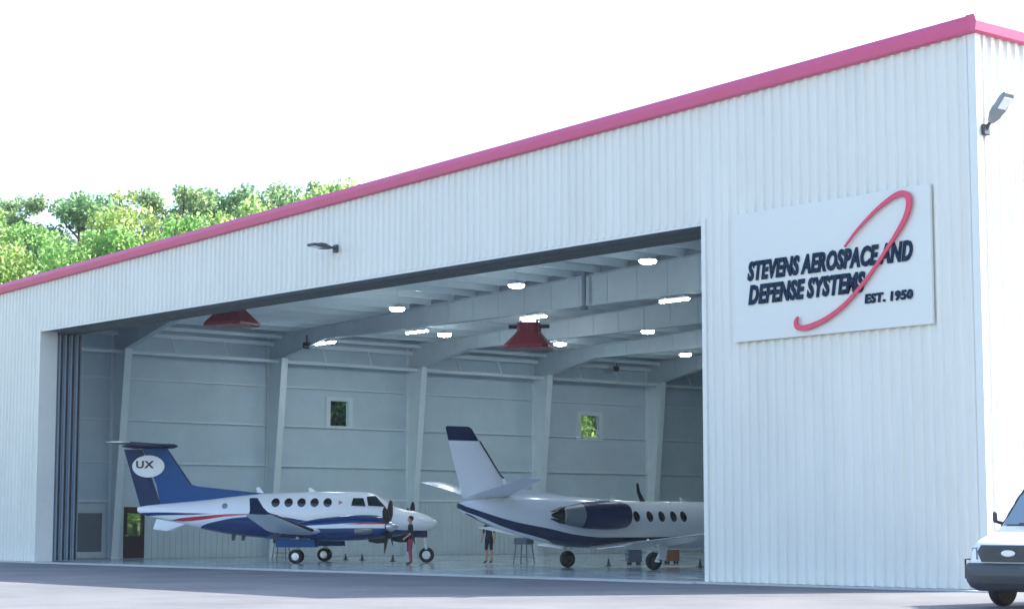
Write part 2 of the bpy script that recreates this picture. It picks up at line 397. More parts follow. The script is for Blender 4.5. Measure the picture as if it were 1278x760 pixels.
# windows in the left wall
for i, (a, b, c, d) in enumerate(OPEN[:2]):
    f = MB(); t = .09
    f.box(XL-.02, XL+.05, a-t-.16, a, c-t, d+t+.1); f.box(XL-.02, XL+.05, b, b+t+.16, c-t, d+t+.1)
    f.box(XL-.02, XL+.048, a, b, c-t, c); f.box(XL-.02, XL+.048, a, b, d, d+t+.1)
    win = f.build('window', M['steel'], hangar)
    p = MB(); p.box(XL-.09, XL-.08, a+.005, b-.005, c+.005, d-.005); p.build('pane', M['glass'], win)
    tag(win, ['high wall window showing dark foliage', 'high wall window showing bright green foliage'][i])
# access panel with grey louvre near the front of the left wall
f = MB()
f.box(XL+.01, XL+.06, 3.75, 5.52, .06, .33); f.box(XL+.01, XL+.06, 3.75, 5.52, 2.0, 2.42); f.box(XL+.01, XL+.06, 3.75, 4.02, .33, 2.0); f.box(XL+.01, XL+.06, 5.32, 5.52, .33, 2.0)
pn = f.build('wall_panel', M['liner'], hangar)
f = MB(); f.box(XL+.005, XL+.02, 4.02, 5.32, .33, 2.0)
for k in range(18): f.box(XL+.02, XL+.05, 4.03, 5.31, .36+.09*k, .41+.09*k, M=None)
f.build('louvre', M['mesh'], pn)
f = MB(); f.box(XL+.01, XL+.14, .5, 5.5, 2.46, 2.56); f.build('panel_rail', M['steel_w'], hangar)
# dark maroon walk-through door with a glazed upper half
a, b = 6.40, 7.44
f = MB(); t = .17
f.box(XL-.08, XL+.03, a+.01, a+t, .03, 2.27); f.box(XL-.08, XL+.03, b-t, b-.01, .03, 2.27)
f.box(XL-.08, XL+.03, a+t, b-t, .03, 1.0); f.box(XL-.08, XL+.03, a+t, b-t, 2.0, 2.27)
d = f.build('door', M['maroon'], hangar); tag(d, 'dark maroon walk-through door with glazed upper half')
p = MB(); p.box(XL-.03, XL-.02, a+t, b-t, 1.0, 2.0); p.build('pane', M['glass'], d)
p = MB(); p.tube([(XL+.03,a+.09,1.02),(XL+.09,a+.09,1.02),(XL+.09,a+.21,1.02)], .012, 8); p.build('handle', M['alu'], d)

# sliding door leaves stacked at the left jamb
for k, lab in enumerate(('blue grey sliding door leaf nearest the front wall', 'second sliding door leaf back from the front wall', 'third sliding door leaf back from the front wall', 'rearmost sliding door leaf of the stack by the left jamb')):
    y0 = .80 + .23*k; x1 = DX0 + .02 + .06*k
    lf = empty('sliding_door', (x1-2.05, y0+.1, .02), 0, lab, 'sliding door', 'sliding door leaves stacked at the left jamb')
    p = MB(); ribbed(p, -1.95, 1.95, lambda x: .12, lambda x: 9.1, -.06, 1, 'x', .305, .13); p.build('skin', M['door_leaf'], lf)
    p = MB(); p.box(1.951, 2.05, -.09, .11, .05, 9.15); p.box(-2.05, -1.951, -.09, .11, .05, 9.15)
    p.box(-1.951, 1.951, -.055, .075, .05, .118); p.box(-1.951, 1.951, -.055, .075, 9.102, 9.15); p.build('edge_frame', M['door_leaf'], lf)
    p = MB(); p.box(2.051, 2.075, -.03, .05, .05, 9.15); p.build('seal', M['rubber'], lf)

# ------------------------------------------------------------------ sign on the front wall
SX0, SX1, SZ0, SZ1 = -7.55, -1.27, 6.08, 9.36
sign = empty('sign_board', (SX0, -.05, SZ0), 0, 'large pale company sign with navy lettering and a red swoosh on front wall', 'sign')
p = MB(); p.bbox(0, SX1-SX0, -.10, 0, 0, SZ1-SZ0, .012); p.build('panel', M['sign_panel'], sign)
def lettering(txt, x0, x1, z0, z1, shear, bold, name='lettering', par=sign, m='sign_blue', y=-.052, axis='y', depth=.014, org=None):
    cu = bpy.data.curves.new('t', 'FONT'); cu.body = txt; cu.size = 1; cu.shear = shear; cu.offset = bold; cu.extrude = .02; cu.resolution_u = 3
    cu.space_character = 1.1; cu.space_word = .8
    t = bpy.data.objects.new('t', cu); COL.objects.link(t)
    dg = bpy.context.evaluated_depsgraph_get(); me = bpy.data.meshes.new_from_object(t.evaluated_get(dg))
    bpy.data.objects.remove(t); bpy.data.curves.remove(cu)
    xs = [v.co.x for v in me.vertices]; ys = [v.co.y for v in me.vertices]; zs = [v.co.z for v in me.vertices]
    ax, bx, ay, by = min(xs), max(xs), min(ys), max(ys); zz = max(zs)
    for v in me.vertices:
        u = (v.co.x-ax)/(bx-ax)*(x1-x0)+x0; h = (v.co.y-ay)/(by-ay)*(z1-z0)+z0
        v.co = (u, -v.co.z/zz*depth, h)
    me.name = name; me.materials.clear(); me.materials.append(M[m]); me.update()
    o = bpy.data.objects.new(name, me); COL.objects.link(o); o.parent = par; o.location = (0, y, 0)
    return o
LY = -.125
lettering('STEVENS AEROSPACE AND', -7.05-SX0, -1.78-SX0, 7.60-SZ0, 8.10-SZ0, .25, .046, y=LY)
lettering('DEFENSE SYSTEMS', -7.03-SX0, -3.22-SX0, 6.99-SZ0, 7.50-SZ0, .25, .046, y=LY)
lettering('EST. 1950', -3.24-SX0, -1.80-SX0, 6.70-SZ0, 6.94-SZ0, .1, .045, y=LY)
# red swoosh: an open narrow loop with a hooked foot
key = [(-3.93,8.13,.05),(-3.55,8.48,.07),(-3.0,8.87,.09),(-2.55,9.11,.12),(-2.2,9.21,.16),(-1.99,9.13,.19),(-1.95,8.93,.18),(-2.08,8.60,.15),(-2.42,8.18,.115),(-2.86,7.70,.10),(-3.3,7.26,.10),(-3.9,6.78,.11),(-4.5,6.46,.13),(-5.0,6.31,.15),(-5.32,6.27,.16),(-5.50,6.32,.15),(-5.53,6.45,.12),(-5.46,6.56,.05)]
def catmull(K, n=6):
    out = []
    for i in range(len(K)-1):
        p0, p1, p2, p3 = K[max(i-1,0)], K[i], K[i+1], K[min(i+2,len(K)-1)]
        for k in range(n):
            t = k/n
            out.append(tuple(.5*((2*b)+(-a+c)*t+(2*a-5*b+4*c-d)*t*t+(-a+3*b-3*c+d)*t**3) for a,b,c,d in zip(p0,p1,p2,p3)))
    out.append(K[-1]); return out
P_ = catmull([(x+.14, z, wd*.84) for x, z, wd in key]); rings = []
for i, (x, z, wd) in enumerate(P_):
    a, b = P_[max(i-1,0)], P_[min(i+1,len(P_)-1)]; t = Vector((b[0]-a[0], b[1]-a[1])).normalized(); n = Vector((-t.y, t.x))*wd*.5
    ya, yb = -.20, -.155
    rings.append([(x+n.x-SX0, ya, z+n.y-SZ0),(x-n.x-SX0, ya, z-n.y-SZ0),(x-n.x-SX0, yb, z-n.y-SZ0),(x+n.x-SX0, yb, z+n.y-SZ0)])
p = MB(); p.loft(rings); p.build('swoosh', M['sign_red'], sign)

# ------------------------------------------------------------------ wall lamps
def wall_lamp(loc, rz, label, tilt, length, armlen):
    t = empty('wall_lamp', loc, rz, label, 'floodlight', 'floodlights on the outside walls')
    p = MB(); p.bbox(-.11, .11, -.10, 0, -.13, .13, .02); p.build('base', M['bumper'], t)
    ca, sa = math.cos(tilt), math.sin(tilt)
    p = MB(); p.tube([(0,-.06,0),(0,-.06-armlen*.5*ca,armlen*.5*sa+.02),(0,-.06-armlen*ca,armlen*sa)], [.05,.04,.045], 10); p.build('arm', M['bumper'], t)
    Mx = Matrix.Translation((0,-.06-armlen*ca,armlen*sa)) @ Matrix.Rotation(-tilt, 4, 'X')
    p = MB(); p.loft([[(-w_,y,-h),(w_,y,-h),(w_,y,h),(-w_,y,h)] for y, w_, h in ((.05,.07,.05),(-.12,.14,.07),(-.3,.19,.06),(-length,.19,.04),(-length-.05,.15,.03))], M=Mx)
    for k in range(5): p.box(-.13, .13, -.18-k*.05, -.16-k*.05, .06, .10, M=Mx)
    hd = p.build('housing', M['grey_plastic'] if rz == 0 else M['silver'], t)
    p = MB(); p.box(-.15, .15, -length+.04, -.34, -.068, -.045, M=Mx); p.build('lens', M['lens'], hd)
wall_lamp((-25.4,-.045,10.40), 0, 'long grey floodlight on the front wall above the hangar door', R(3), .68, .28)
wall_lamp((.045,.2,10.46), R(90), 'tilted silver floodlight on the sunlit side wall near the corner', R(48), .68, .26)

# ------------------------------------------------------------------ ceiling lamps
def bay_lamp():
    t = empty('ceiling_lamp')
    p = MB(); p.tube([(0,0,.22),(0,0,1.0)], .015, 6); p.build('rod', M['steel'], t)
    p = MB(); p.lathe([(.09,.24),(.13,.21),(.22,.15),(.31,.13),(.31,.10)], n=18); p.build('housing', M['alu'], t, 40)
    p = MB(); p.lathe([(.30,.098),(.29,.04),(.24,.0),(.10,-.02)], n=18); p.build('diffuser', M['lamp'], t, 60)
    return t
L1 = [(-35.9,10.2,9.95,'bright bay lamp in the front roof bay, farthest of its row from the sign'),(-28.5,10.2,10.2,'bright bay lamp in the front roof bay, middle of its row'),(-21.5,10.2,10.4,'bright bay lamp in the front roof bay, nearest the sign'),
      (-43.2,18.3,9.95,'bay lamp just behind the first row of long glint strips, left of the cone hood'),(-37.3,18.3,10.12,'bay lamp showing right above the dark cone hood'),
      (-44.6,26.5,10.1,'small bay lamp just right of the dark cone hood'),(-38.5,26.5,10.25,'bay lamp deep in the hangar, below the glint strip nearest the door jamb'),(-44.2,34.6,10.0,'deepest and smallest bay lamp, beside the right door jamb')]
proto = None
for x, y, z, lab in L1:
    o = bay_lamp() if proto is None else copy_tree(proto)
    if proto is None: proto = o
    o.location = (x, y, z); tag(o, lab, 'ceiling lamp', 'round bay lamps under the roof')
def glint_strip():  # glowing strips added in place of lamp glints on the glossy rafter flange
    t = empty('glint_strip')
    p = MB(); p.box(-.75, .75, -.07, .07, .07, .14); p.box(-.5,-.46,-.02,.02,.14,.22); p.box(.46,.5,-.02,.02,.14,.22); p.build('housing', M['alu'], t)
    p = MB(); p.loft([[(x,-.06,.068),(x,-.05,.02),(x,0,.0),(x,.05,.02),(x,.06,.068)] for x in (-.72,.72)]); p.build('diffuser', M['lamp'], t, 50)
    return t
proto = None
for x, lab in ((-46.2,'slim glowing glint strip at the low left end of the rafter, beside the dark camera'),(-39.4,'slim glowing glint strip under the rafter, midway to the cone hood'),(-31.8,'slim glowing glint strip under the rafter right above the cone hood'),(-23.9,'slim glowing glint strip under the rafter nearest the right door jamb')):
    o = glint_strip() if proto is None else copy_tree(proto)
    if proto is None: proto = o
    o.location = (x, COLS[1], 9.545); tag(o, lab, 'strip lamp', 'slim glint strips added under the second rafter')

# ------------------------------------------------------------------ red hoods hanging under the roof
def hood(loc, rz, label, drop):
    t = empty('ceiling_hood', loc, rz, label, 'ceiling hood', 'dark red hoods under the roof')
    p = MB()
    def sq(w_, z, c=.25): return [(-w_+c*w_,-w_,z),(w_-c*w_,-w_,z),(w_,-w_+c*w_,z),(w_,w_-c*w_,z),(w_-c*w_,w_,z),(-w_+c*w_,w_,z),(-w_,w_-c*w_,z),(-w_,-w_+c*w_,z)]
    p.loft([sq(.86,0),sq(.88,.04),sq(.88,.12),sq(.46,.62),sq(.44,.66)]); p.build('cone', M['hood'], t)
    p = MB(); p.loft([sq(.42,.661,.3),sq(.42,1.02,.3),sq(.36,1.06,.3)])
    for k in range(8):
        a = PI/4*k; p.box(-.012,.012,.40,.46,.68,1.0, M=Matrix.Rotation(a,4,'Z'))
    p.build('fan_housing', M['hood'], t)
    for sx in (-1, 1):
        p = MB(); p.bbox(sx*.62-.18, sx*.62+.18, -.09, .09, .82, .96, .02); p.build('motor', M['black'], t)
    for sx in (-1, 1):
        for sy in (-1, 1):
            p = MB(); p.tube([(sx*.33,sy*.33,1.05),(sx*.33,sy*.33,drop)], .012, 6); p.build('hanger_rod', M['steel'], t)
    return t
hood((-36.95,18.0,8.93), R(38), 'dark red cone hood hanging in mid hangar between rows of lamps', 2.1).scale = (1.1,1.1,1.08)
hood((-38.75,4.3,9.16), R(22), 'red hood hanging just behind the door head at its left end', 2.3)

# small black cameras and drop pipe
def camera(loc, rz, label, rise):
    t = empty('ceiling_camera', loc, rz, label, 'camera', 'small black cameras under the roof')
    p = MB(); p.tube([(0,0,.1),(0,0,rise)], .03, 8); p.build('bracket', M['bumper'], t)
    p = MB(); p.bbox(-.28,.28,-.14,.14,-.12,.12,.03); p.bbox(-.34,.2,-.17,.17,.121,.15,.01); p.build('housing', M['black'], t)
    p = MB(); p.lathe([(.09,.281),(.085,.32),(.06,.325)], axis='x', n=14); p.build('lens', M['cabin_glass'], t, 40)
camera((-47.6,13.8,9.55), R(-40), 'small black camera at the rafter haunch beside a slim glint strip', .5)
camera((-50.0,35.2,9.72), R(-40), 'small black camera far back on the wall, above the pipe', .35)
t = empty('drop_pipe', (-28.45,13.5,9.6), 0, 'slim vertical pipe hanging from the roof in front of the rafter', 'pipe')
p = MB(); p.tube([(0,0,.12),(0,0,1.65)], .085, 10); p.build('pipe', M['dark_slate'], t)
p = MB(); p.lathe([(.05,0),(.16,.02),(.16,.1),(.1,.14)], n=12); p.build('flange', M['dark_steel'], t)
p = MB(); p.box(-.16,.16,-.16,.16,1.6,1.64); p.build('bracket', M['steel'], t)

# ------------------------------------------------------------------ aircraft toolkit
def interp(T, x):
    if x <= T[0][0]: return T[0][1:]
    for a, b in zip(T, T[1:]):
        if x <= b[0]:
            t = (x-a[0])/(b[0]-a[0]); return tuple(p+(q-p)*t for p, q in zip(a[1:], b[1:]))
    return T[-1][1:]
class Fuse:
    """fuselage: table of (x, z bottom, z top, half width); p is the superellipse power"""
    def __init__(s, T, p=2.2, n=32, steps=80):
        s.T = sorted(catmull(T, 8), key=lambda q: q[0]); s.p = p; s.n = n
    def pt(s, x, a, off=0.):
        zb, zt, hw = interp(s.T, x); zc = zb + (zt-zb)*.5; hh = (zt-zb)/2; hw = max(hw,.005); hh = max(hh,.005)
        c, q = math.cos(a), math.sin(a); e = 2/s.p
        y = math.copysign(abs(c)**e, c)*(hw+off); z = math.copysign(abs(q)**e, q)*(hh+off)
        return Vector((x, y, zc+z))
    def ang(s, x, z):
        zb, zt, hw = interp(s.T, x); hh = max((zt-zb)/2,.005); t = max(-1,min(1,(z-(zb+zt)/2)/hh))
        return math.asin(math.copysign(abs(t)**(s.p/2), t))
    def on(s, x, z, side, off):
        a = s.ang(x, z); p = s.pt(x, a, off); p.y = abs(p.y)*side; return p
    def build(s, name, m, parent):
        mb = MB(); mb.loft([[s.pt(t[0], 2*PI*k/s.n) for k in range(s.n)] for t in s.T]); return mb.build(name, m, parent, 50)
    def disc(s, name, m, parent, x, z, rx, rz_, side, off=.008, lean=0., n=16):
        mb = MB(); vs = []; N2 = 3
        vs.append(s.on(x, z, side, off))
        for r in range(1, N2+1):
            for k in range(n):
                a = 2*PI*k/n; dx = rx*r/N2*math.cos(a); dz = rz_*r/N2*math.sin(a); vs.append(s.on(x+dx+lean*dz, z+dz, side, off if r < N2 else off*.2))
        fs = [(0, 1+k, 1+(k+1)%n) for k in range(n)]
        for r in range(N2-1):
            fs += [(1+r*n+k, 1+r*n+(k+1)%n, 1+(r+1)*n+(k+1)%n, 1+(r+1)*n+k) for k in range(n)]
        mb.add(vs, fs); return mb.build(name, m, parent, 60)
    def patch(s, name, m, parent, quad, side, off=.01, n=6):
        """quad of (x,z) corners laid on the skin"""
        mb = MB(); A, B, C_, D = [Vector(q) for q in quad]; vs = []
        for i in range(n+1):
            for j in range(n+1):
                u, v = i/n, j/n; q = A*(1-u)*(1-v)+B*u*(1-v)+C_*u*v+D*(1-u)*v; vs.append(s.on(q.x, q.y, side, off))
        mb.add(vs, [(i*(n+1)+j, (i+1)*(n+1)+j, (i+1)*(n+1)+j+1, i*(n+1)+j+1) for i in range(n) for j in range(n)])
        return mb.build(name, m, parent, 60)
FOIL = [(1,0),(.8,.25),(.6,.42),(.4,.5),(.25,.5),(.12,.4),(.05,.27),(.015,.15),(0,0),(.015,-.12),(.05,-.2),(.12,-.29),(.25,-.36),(.4,-.37),(.6,-.3),(.8,-.17)]
def wing(name, mats, parent, st, vertical=False, side=1, boot=0., c0=0., c1=1., smooth=55, cap_m=0):
    """st: (span, x leading edge, chord, z, thickness/chord); x runs forward so the foil goes back from the leading edge"""
    mb = MB(); rings = []
    fo = [(c0+(c1-c0)*u, h) for u, h in FOIL]
    for (sp, xl, ch, z, tk) in st:
        ring = []
        for u, h in fo:
            hh = h*tk*ch*( (1-(u-.35)*.9) if (c0>0 and False) else 1)
            if vertical: ring.append((xl-u*ch, hh*1.0 if True else 0, sp))
            else: ring.append((xl-u*ch, side*sp, z+hh))
        rings.append(ring)
    n = len(fo)
    vs = [p for r in rings for p in r]
    for k in range(len(rings)-1):
        for i in range(n):
            j = (i+1) % n; mi = 1 if boot and 6 <= i <= 9 and k >= boot-1 else 0
            mb.add([rings[k][i], rings[k][j], rings[k+1][j], rings[k+1][i]], [(0,1,2,3)], mi)
    mb.add(rings[0], [tuple(range(n))], 0); mb.add(rings[-1], [tuple(range(n))], 0)
    # merge doubles so that shading is smooth
    idx = {}; nv = []; remap = []
    for v in mb.v:
        k = tuple(round(c, 5) for c in v)
        if k not in idx: idx[k] = len(nv); nv.append(v)
        remap.append(idx[k])
    f2 = []; m2 = []
    for f, mi in zip(mb.f, mb.m):
        g_ = []
        for i in f:
            if remap[i] not in g_: g_.append(remap[i])
        if len(g_) > 2: f2.append(tuple(g_)); m2.append(mi)
    mb.v, mb.f, mb.m = nv, f2, m2
    return mb.build(name, mats, parent, smooth)
def wheel(parent, c, r, wd, rim='white'):
    p = MB(); h = wd/2
    p.lathe([(r*.55,-h*.8),(r*.8,-h),(r*.95,-h*.75),(r,-h*.3),(r,h*.3),(r*.95,h*.75),(r*.8,h),(r*.55,h*.8)], c, 'y', 22, cap=False)
    ty = p.build('tyre', M['rubber'], parent, 40)
    q = MB(); q.lathe([(r*.2,-h*.95),(r*.25,-h*.7),(r*.5,-h*.62),(r*.58,-h*.82),(r*.58,h*.82),(r*.5,h*.62),(r*.25,h*.7),(r*.2,h*.95)], c, 'y', 18)
    q.build('rim', M[rim], parent, 40)
    return ty

# ------------------------------------------------------------------ twin turboprop with a T tail
WHT = (.80,.81,.84); BLU = (.005,.035,.145); RED = (.50,.02,.06)
M['emblem'] = mat('faded_red_paint', (.50,.22,.25), .4)
KA = empty('turboprop_aircraft', (-38.1,7.7,.02), R(43.6), 'white and blue twin-propeller aircraft with a T tail parked side on', 'aircraft')
M['ka'] = livery('white_blue_red_livery', WHT, [
    (BLU, [(-8,0),(8,0)], [(-4.9,.5),(-4.35,1.40),(-3.6,1.62),(-2.7,1.76),(-1.5,1.80),(0,1.62),(1.5,1.42),(3,1.30),(5.4,1.24)]),
    (RED, [(-5.8,1.64),(-5.1,1.60),(-4.4,1.65),(-3.2,1.80),(-1.8,1.86),(-.8,1.84)], [(-5.8,1.64),(-5.1,1.74),(-4.4,1.80),(-3.2,1.89),(-1.8,1.90),(-.8,1.84)]),
    (BLU, [(-7.2,1.80),(-6,1.84),(-4.6,1.86),(-3.6,1.90)], [(-7.2,1.94),(-6,1.96),(-4.6,1.93),(-3.6,1.90)])])
fu = Fuse([(-7.05,1.98,2.16,.04),(-6.6,1.80,2.24,.17),(-5.5,1.56,2.34,.36),(-4.2,1.26,2.46,.56),(-3.0,1.06,2.60,.68),(-1.8,.95,2.70,.72),(0,.90,2.76,.73),(2.0,.92,2.76,.73),(2.5,.95,2.68,.71),(3.0,.98,2.40,.67),(3.5,1.04,2.12,.60),(4.2,1.12,1.98,.48),(4.65,1.23,1.82,.33),(4.92,1.36,1.66,.17),(5.03,1.47,1.56,.04)], 2.25)
fz = fu.build('fuselage', M['ka'], KA)
for x in (-1.30,-.78,-.26,.26,.78): 
    for sd in (-1, 1): fu.disc('cabin_window', M['cabin_glass'], KA, x, 2.33, .17, .175, sd)
for sd in (-1, 1):
    o = fu.patch('cockpit_window', M['cabin_glass'], KA, [(1.72,2.20),(2.30,2.17),(2.18,2.50),(1.78,2.50)], sd)
    o = fu.patch('windshield', M['cabin_glass'], KA, [(2.40,2.20),(3.05,2.16),(2.62,2.58),(2.30,2.56)], sd)
    o = fu.disc('emblem', M['emblem'], KA, 1.28, 2.33, .12, .10, sd, n=3); tag(o, 'small faded red emblem behind the cockpit')
    o = fu.disc('hatch', M['silver'], KA, -3.35, 2.2, .12, .11, sd)
# wings
for sd in (-1, 1):
    st = [(.0,1.15,2.15,1.08,.17),(2.9,1.12,2.1,1.20,.16),(3.2,.80,1.85,1.26,.15),(7.6,.42,1.15,1.78,.13),(8.1,.30,.82,1.85,.12)]
    wg = wing('wing', [M['white'], M['boot']], KA, st, side=sd, boot=3)
    wl = [(8.1,.30,.82,1.85,.11),(8.24,.20,.64,1.92,.1),(8.33,.06,.48,2.08,.09),(8.40,-.12,.30,2.40,.08)]
    wing('winglet', [M['navy'], M['boot']], wg, wl, side=sd)
    fl = MB(); fl.loft([[(-.98,sd*y,z-.02),(-.98,sd*y,z+.02),(-1.38,sd*y,z-.14),(-1.38,sd*y,z-.17)] for y, z in ((.85,1.09),(2.0,1.13))]); fl.build('flap', M['royal'], wg)
    # nacelle
    nac = Fuse([(-1.55,1.18,1.28,.05),(-1.0,1.08,1.44,.20),(0,.92,1.66,.36),(.9,.86,1.78,.42),(1.8,.88,1.84,.42),(2.5,.94,1.82,.38),(2.85,1.04,1.74,.30)], 2.3, 24)
    M.setdefault('nac', livery('nacelle_livery', BLU, [(WHT, [(-2,1.36),(.6,1.33),(1.5,1.34),(3,1.34)], [(-2,1.36),(.6,1.47),(1.5,1.52),(3,1.54)]), (RED, [(-2,1.30),(1.2,1.47),(2.0,1.485),(3,1.49)], [(-2,1.30),(1.2,1.47),(2.0,1.535),(3,1.555)])]))
    nb = nac.build('nacelle', M['nac'], KA); nb.location = (.6, sd*2.62, 0)
    p = MB(); p.lathe([(.16,2.2),(.22,2.5),(.20,2.82),(.12,2.86)], (0,0,.98), 'x', 16); p.build('air_intake', M['black'], nb, 40)
    for s2 in (-1, 1):
        p = MB(); p.tube([(2.35,s2*.30,1.24),(2.2,s2*.46,1.22),(1.95,s2*.54,1.22),(1.75,s2*.55,1.23)], [.10,.11,.11,.10], 12); p.build('exhaust_stub', M['silver'], nb, 40)
    pr = empty('propeller', (3.53, sd*2.62, 1.40)); pr.parent = KA
    p = MB(); p.lathe([(.20,-.05),(.20,.06),(.16,.2),(.09,.33),(.02,.38)], axis='x', n=18); p.build('spinner', M['alu'], pr, 40)
    for k in range(4):
        Mx = Matrix.Rotation(PI/4 + k*PI/2 + R(10), 4, 'X')
        p = MB(); rr = []
        for r_, cw, tw in ((.14,.05,1.35),(.30,.10,1.1),(.62,.15,.75),(.95,.15,.5),(1.15,.11,.4),(1.2,.05,.38)):
            dx, dy = math.sin(tw)*cw, math.cos(tw)*cw
            rr.append([(-dx,-dy,r_),(.016,-.016*0,r_),(dx,dy,r_),(-.016,0,r_)])
        p.loft(rr, M=Mx); p.build('blade', M['black'], pr, 40)
    # main gear: strut, two wheels, blue doors
    gr = empty('main_gear', (0, sd*2.62, 0)); gr.parent = KA
    p = MB(); p.tube([(.05,0,1.0),(.0,0,.5),(0,0,.27)], [.07,.06,.05], 10); p.tube([(.05,0,.55),(.5,0,.95)], .03, 8); p.tube([(0,-.2,.27),(0,.2,.27)], .04, 8); p.build('strut', M['white'], gr, 40)
    for s2 in (-1, 1): wheel(gr, (0, s2*.165, .27), .27, .18, 'alu')
    for s2 in (-1, 1):
        p = MB(); p.loft([[(x,s2*.30,.92),(x,s2*.32,.92),(x+.03,s2*.36,.62),(x+.03,s2*.34,.62)] for x in (-.75,.75)]); p.build('gear_door', M['royal'], gr)
gr = empty('nose_gear', (4.6,0,0)); gr.parent = KA
p = MB(); p.tube([(-.12,0,1.25),(-.04,0,.75),(0,0,.3)], [.065,.06,.05], 10); p.tube([(-.05,0,.8),(-.5,0,1.2)], .03, 8); p.tube([(0,-.12,.29),(0,.12,.29)], .035, 8); p.build('strut', M['white'], gr, 40)
p = MB(); p.loft([[(-.06,-.13,.52),(.06,-.13,.52),(.06,.13,.52),(-.06,.13,.52)],[(-.05,-.15,.62),(.05,-.15,.62),(.05,.15,.62),(-.05,.15,.62)]]); p.build('fork', M['white'], gr)
wheel(gr, (0,0,.30), .30, .2, 'white')
for s2 in (-1, 1):
    p = MB(); p.box(-.5,.0,s2*.16-.01,s2*.16+.01,.98,1.22); p.build('gear_door', M['navy'], gr)
# tail
fin = wing('fin', [M['royal'], M['navy']], KA, [(2.15,-4.35,1.75,0,.10),(3.05,-4.85,1.45,0,.105),(4.5,-5.88,1.02,0,.11)], vertical=True, boot=1)
for a in ((2.15,-4.35),): pass
p = MB(); p.loft([[(-1.7,-.015,2.68),(-1.7,.015,2.68),(-1.72,.015,2.62),(-1.72,-.015,2.62)],[(-4.6,-.06,2.98),(-4.6,.06,2.98),(-4.6,.10,2.35),(-4.6,-.10,2.35)],[(-5.0,-.06,3.10),(-5.0,.06,3.10),(-5.0,.10,2.25),(-5.0,-.10,2.25)]]); p.build('dorsal_fin', M['royal'], KA)
p = MB(); p.loft([[(-6.105,-.075,2.2),(-6.105,.075,2.2),(-6.92,.012,2.12),(-6.92,-.012,2.12)],[(-6.905,-.05,4.46),(-6.905,.05,4.46),(-7.66,.01,4.46),(-7.66,-.01,4.46)]]); p.build('rudder', M['navy_d'], KA)
for sd in (-1, 1):
    wing('tailplane', [M['navy'], M['boot']], KA, [(0,-5.72,1.75,4.60,.10),(.3,-5.75,1.68,4.60,.10),(2.55,-6.62,1.0,4.64,.09)], side=sd)
    wing('tailplane_tip', M['white'], KA, [(2.552,-6.62,1.0,4.64,.092),(2.78,-6.80,.74,4.645,.06)], side=sd)
p = MB(); p.lathe([(.02,-5.45),(.09,-5.6),(.11,-6.0),(.1,-7.2),(.02,-7.75)], (0,0,4.58), 'x', 14); p.build('tail_bullet', M['navy'], KA, 50)
# oval with letters on each side of the fin
for sd in (-1, 1):
    p = MB(); n = 32
    ring = lambda y, f: [(-6.62+.66*f*math.cos(2*PI*k/n), y, 3.78+.44*f*math.sin(2*PI*k/n)) for k in range(n)]
    p.loft([ring(sd*.05,1),ring(sd*.088,1),ring(sd*.092,.97)]); ov = p.build('fin_emblem', M['white'], KA)
    o = lettering('UX', -.46, .28, -.10, .20, .0, .03, 'lettering', ov, 'black', depth=.012)
    o.location = (-6.66, sd*.094, 3.80)
    if sd > 0: o.rotation_euler = (0,0,PI)
# lower fins, antennas
for sd in (-1, 1):
    p = MB(); p.loft([[(-5.0,sd*.26,1.5),(-5.0,sd*.29,1.5),(-6.2,sd*.22,1.7),(-6.2,sd*.19,1.7)],[(-5.7,sd*.42,1.22),(-5.7,sd*.44,1.22),(-6.3,sd*.36,1.3),(-6.3,sd*.34,1.3)]]); p.build('ventral_strake', M['white'], KA)
for x, h, z in ((-1.9,.26,2.68),(.2,.18,2.74),(-4.75,.22,2.38)):
    p = MB(); p.loft([[(x,-.015,z),(x,.015,z),(x-.28,.015,z-.02),(x-.28,-.015,z-.02)],[(x-.2,-.008,z+h),(x-.2,.008,z+h),(x-.33,.008,z+h),(x-.33,-.008,z+h)]]); p.build('antenna', M['white'], KA)
for x in (-3.0, -2.6):
    p = MB(); p.loft([[(x,-.015,1.12),(x,.015,1.12),(x-.2,.015,1.1),(x-.2,-.015,1.1)],[(x-.08,-.008,.85),(x-.08,.008,.85),(x-.2,.008,.85),(x-.2,-.008,.85)]]); p.build('antenna', M['bumper'], KA)

# ------------------------------------------------------------------ business jet, tail towards the door
NAV = (.010,.026,.075)
JT = empty('business_jet', (-21.9,8.9,.02), math.atan2(.995,.119), 'white business jet with navy engine pods and navy stripe, tail towards the door', 'aircraft')
M['jet'] = livery('white_navy_livery', (.78,.80,.83), [
    (NAV, [(-6.4,2.02),(-5.85,1.86),(-4.3,1.32),(-3,1.0),(-1.94,.72),(-.77,.72),(.58,.82),(1.94,.93),(3.5,1.01),(8.5,1.03)], [(-6.4,2.2),(-5.85,2.03),(-4.3,1.58),(-3,1.34),(-1.94,1.14),(-.77,1.05),(.58,1.05),(1.94,1.07),(3.5,1.13),(8.5,1.16)]),
    (NAV, [(-6.2,1.80),(-5.2,1.48),(-4.3,1.17),(-3.4,.95)], [(-6.2,1.86),(-5.2,1.54),(-4.3,1.20),(-3.4,.95)])])
fj = Fuse([(-6.15,1.98,2.14,.05),(-5.7,1.74,2.24,.16),(-4.8,1.38,2.36,.36),(-3.6,1.06,2.46,.56),(-2.2,.78,2.42,.72),(-.6,.66,2.33,.80),(1.0,.62,2.26,.82),(4.2,.62,2.24,.82),(5.0,.64,2.16,.80),(5.8,.68,1.86,.70),(6.8,.76,1.54,.50),(7.7,.9,1.32,.27),(8.2,1.02,1.16,.06)], 2.1)
fj.build('fuselage', M['jet'], JT)
for x in (-.15,.4,.95,1.45,1.95,2.38):
    for sd in (-1, 1): fj.disc('cabin_window', M['cabin_glass'], JT, x, 1.74, .135, .18, sd)
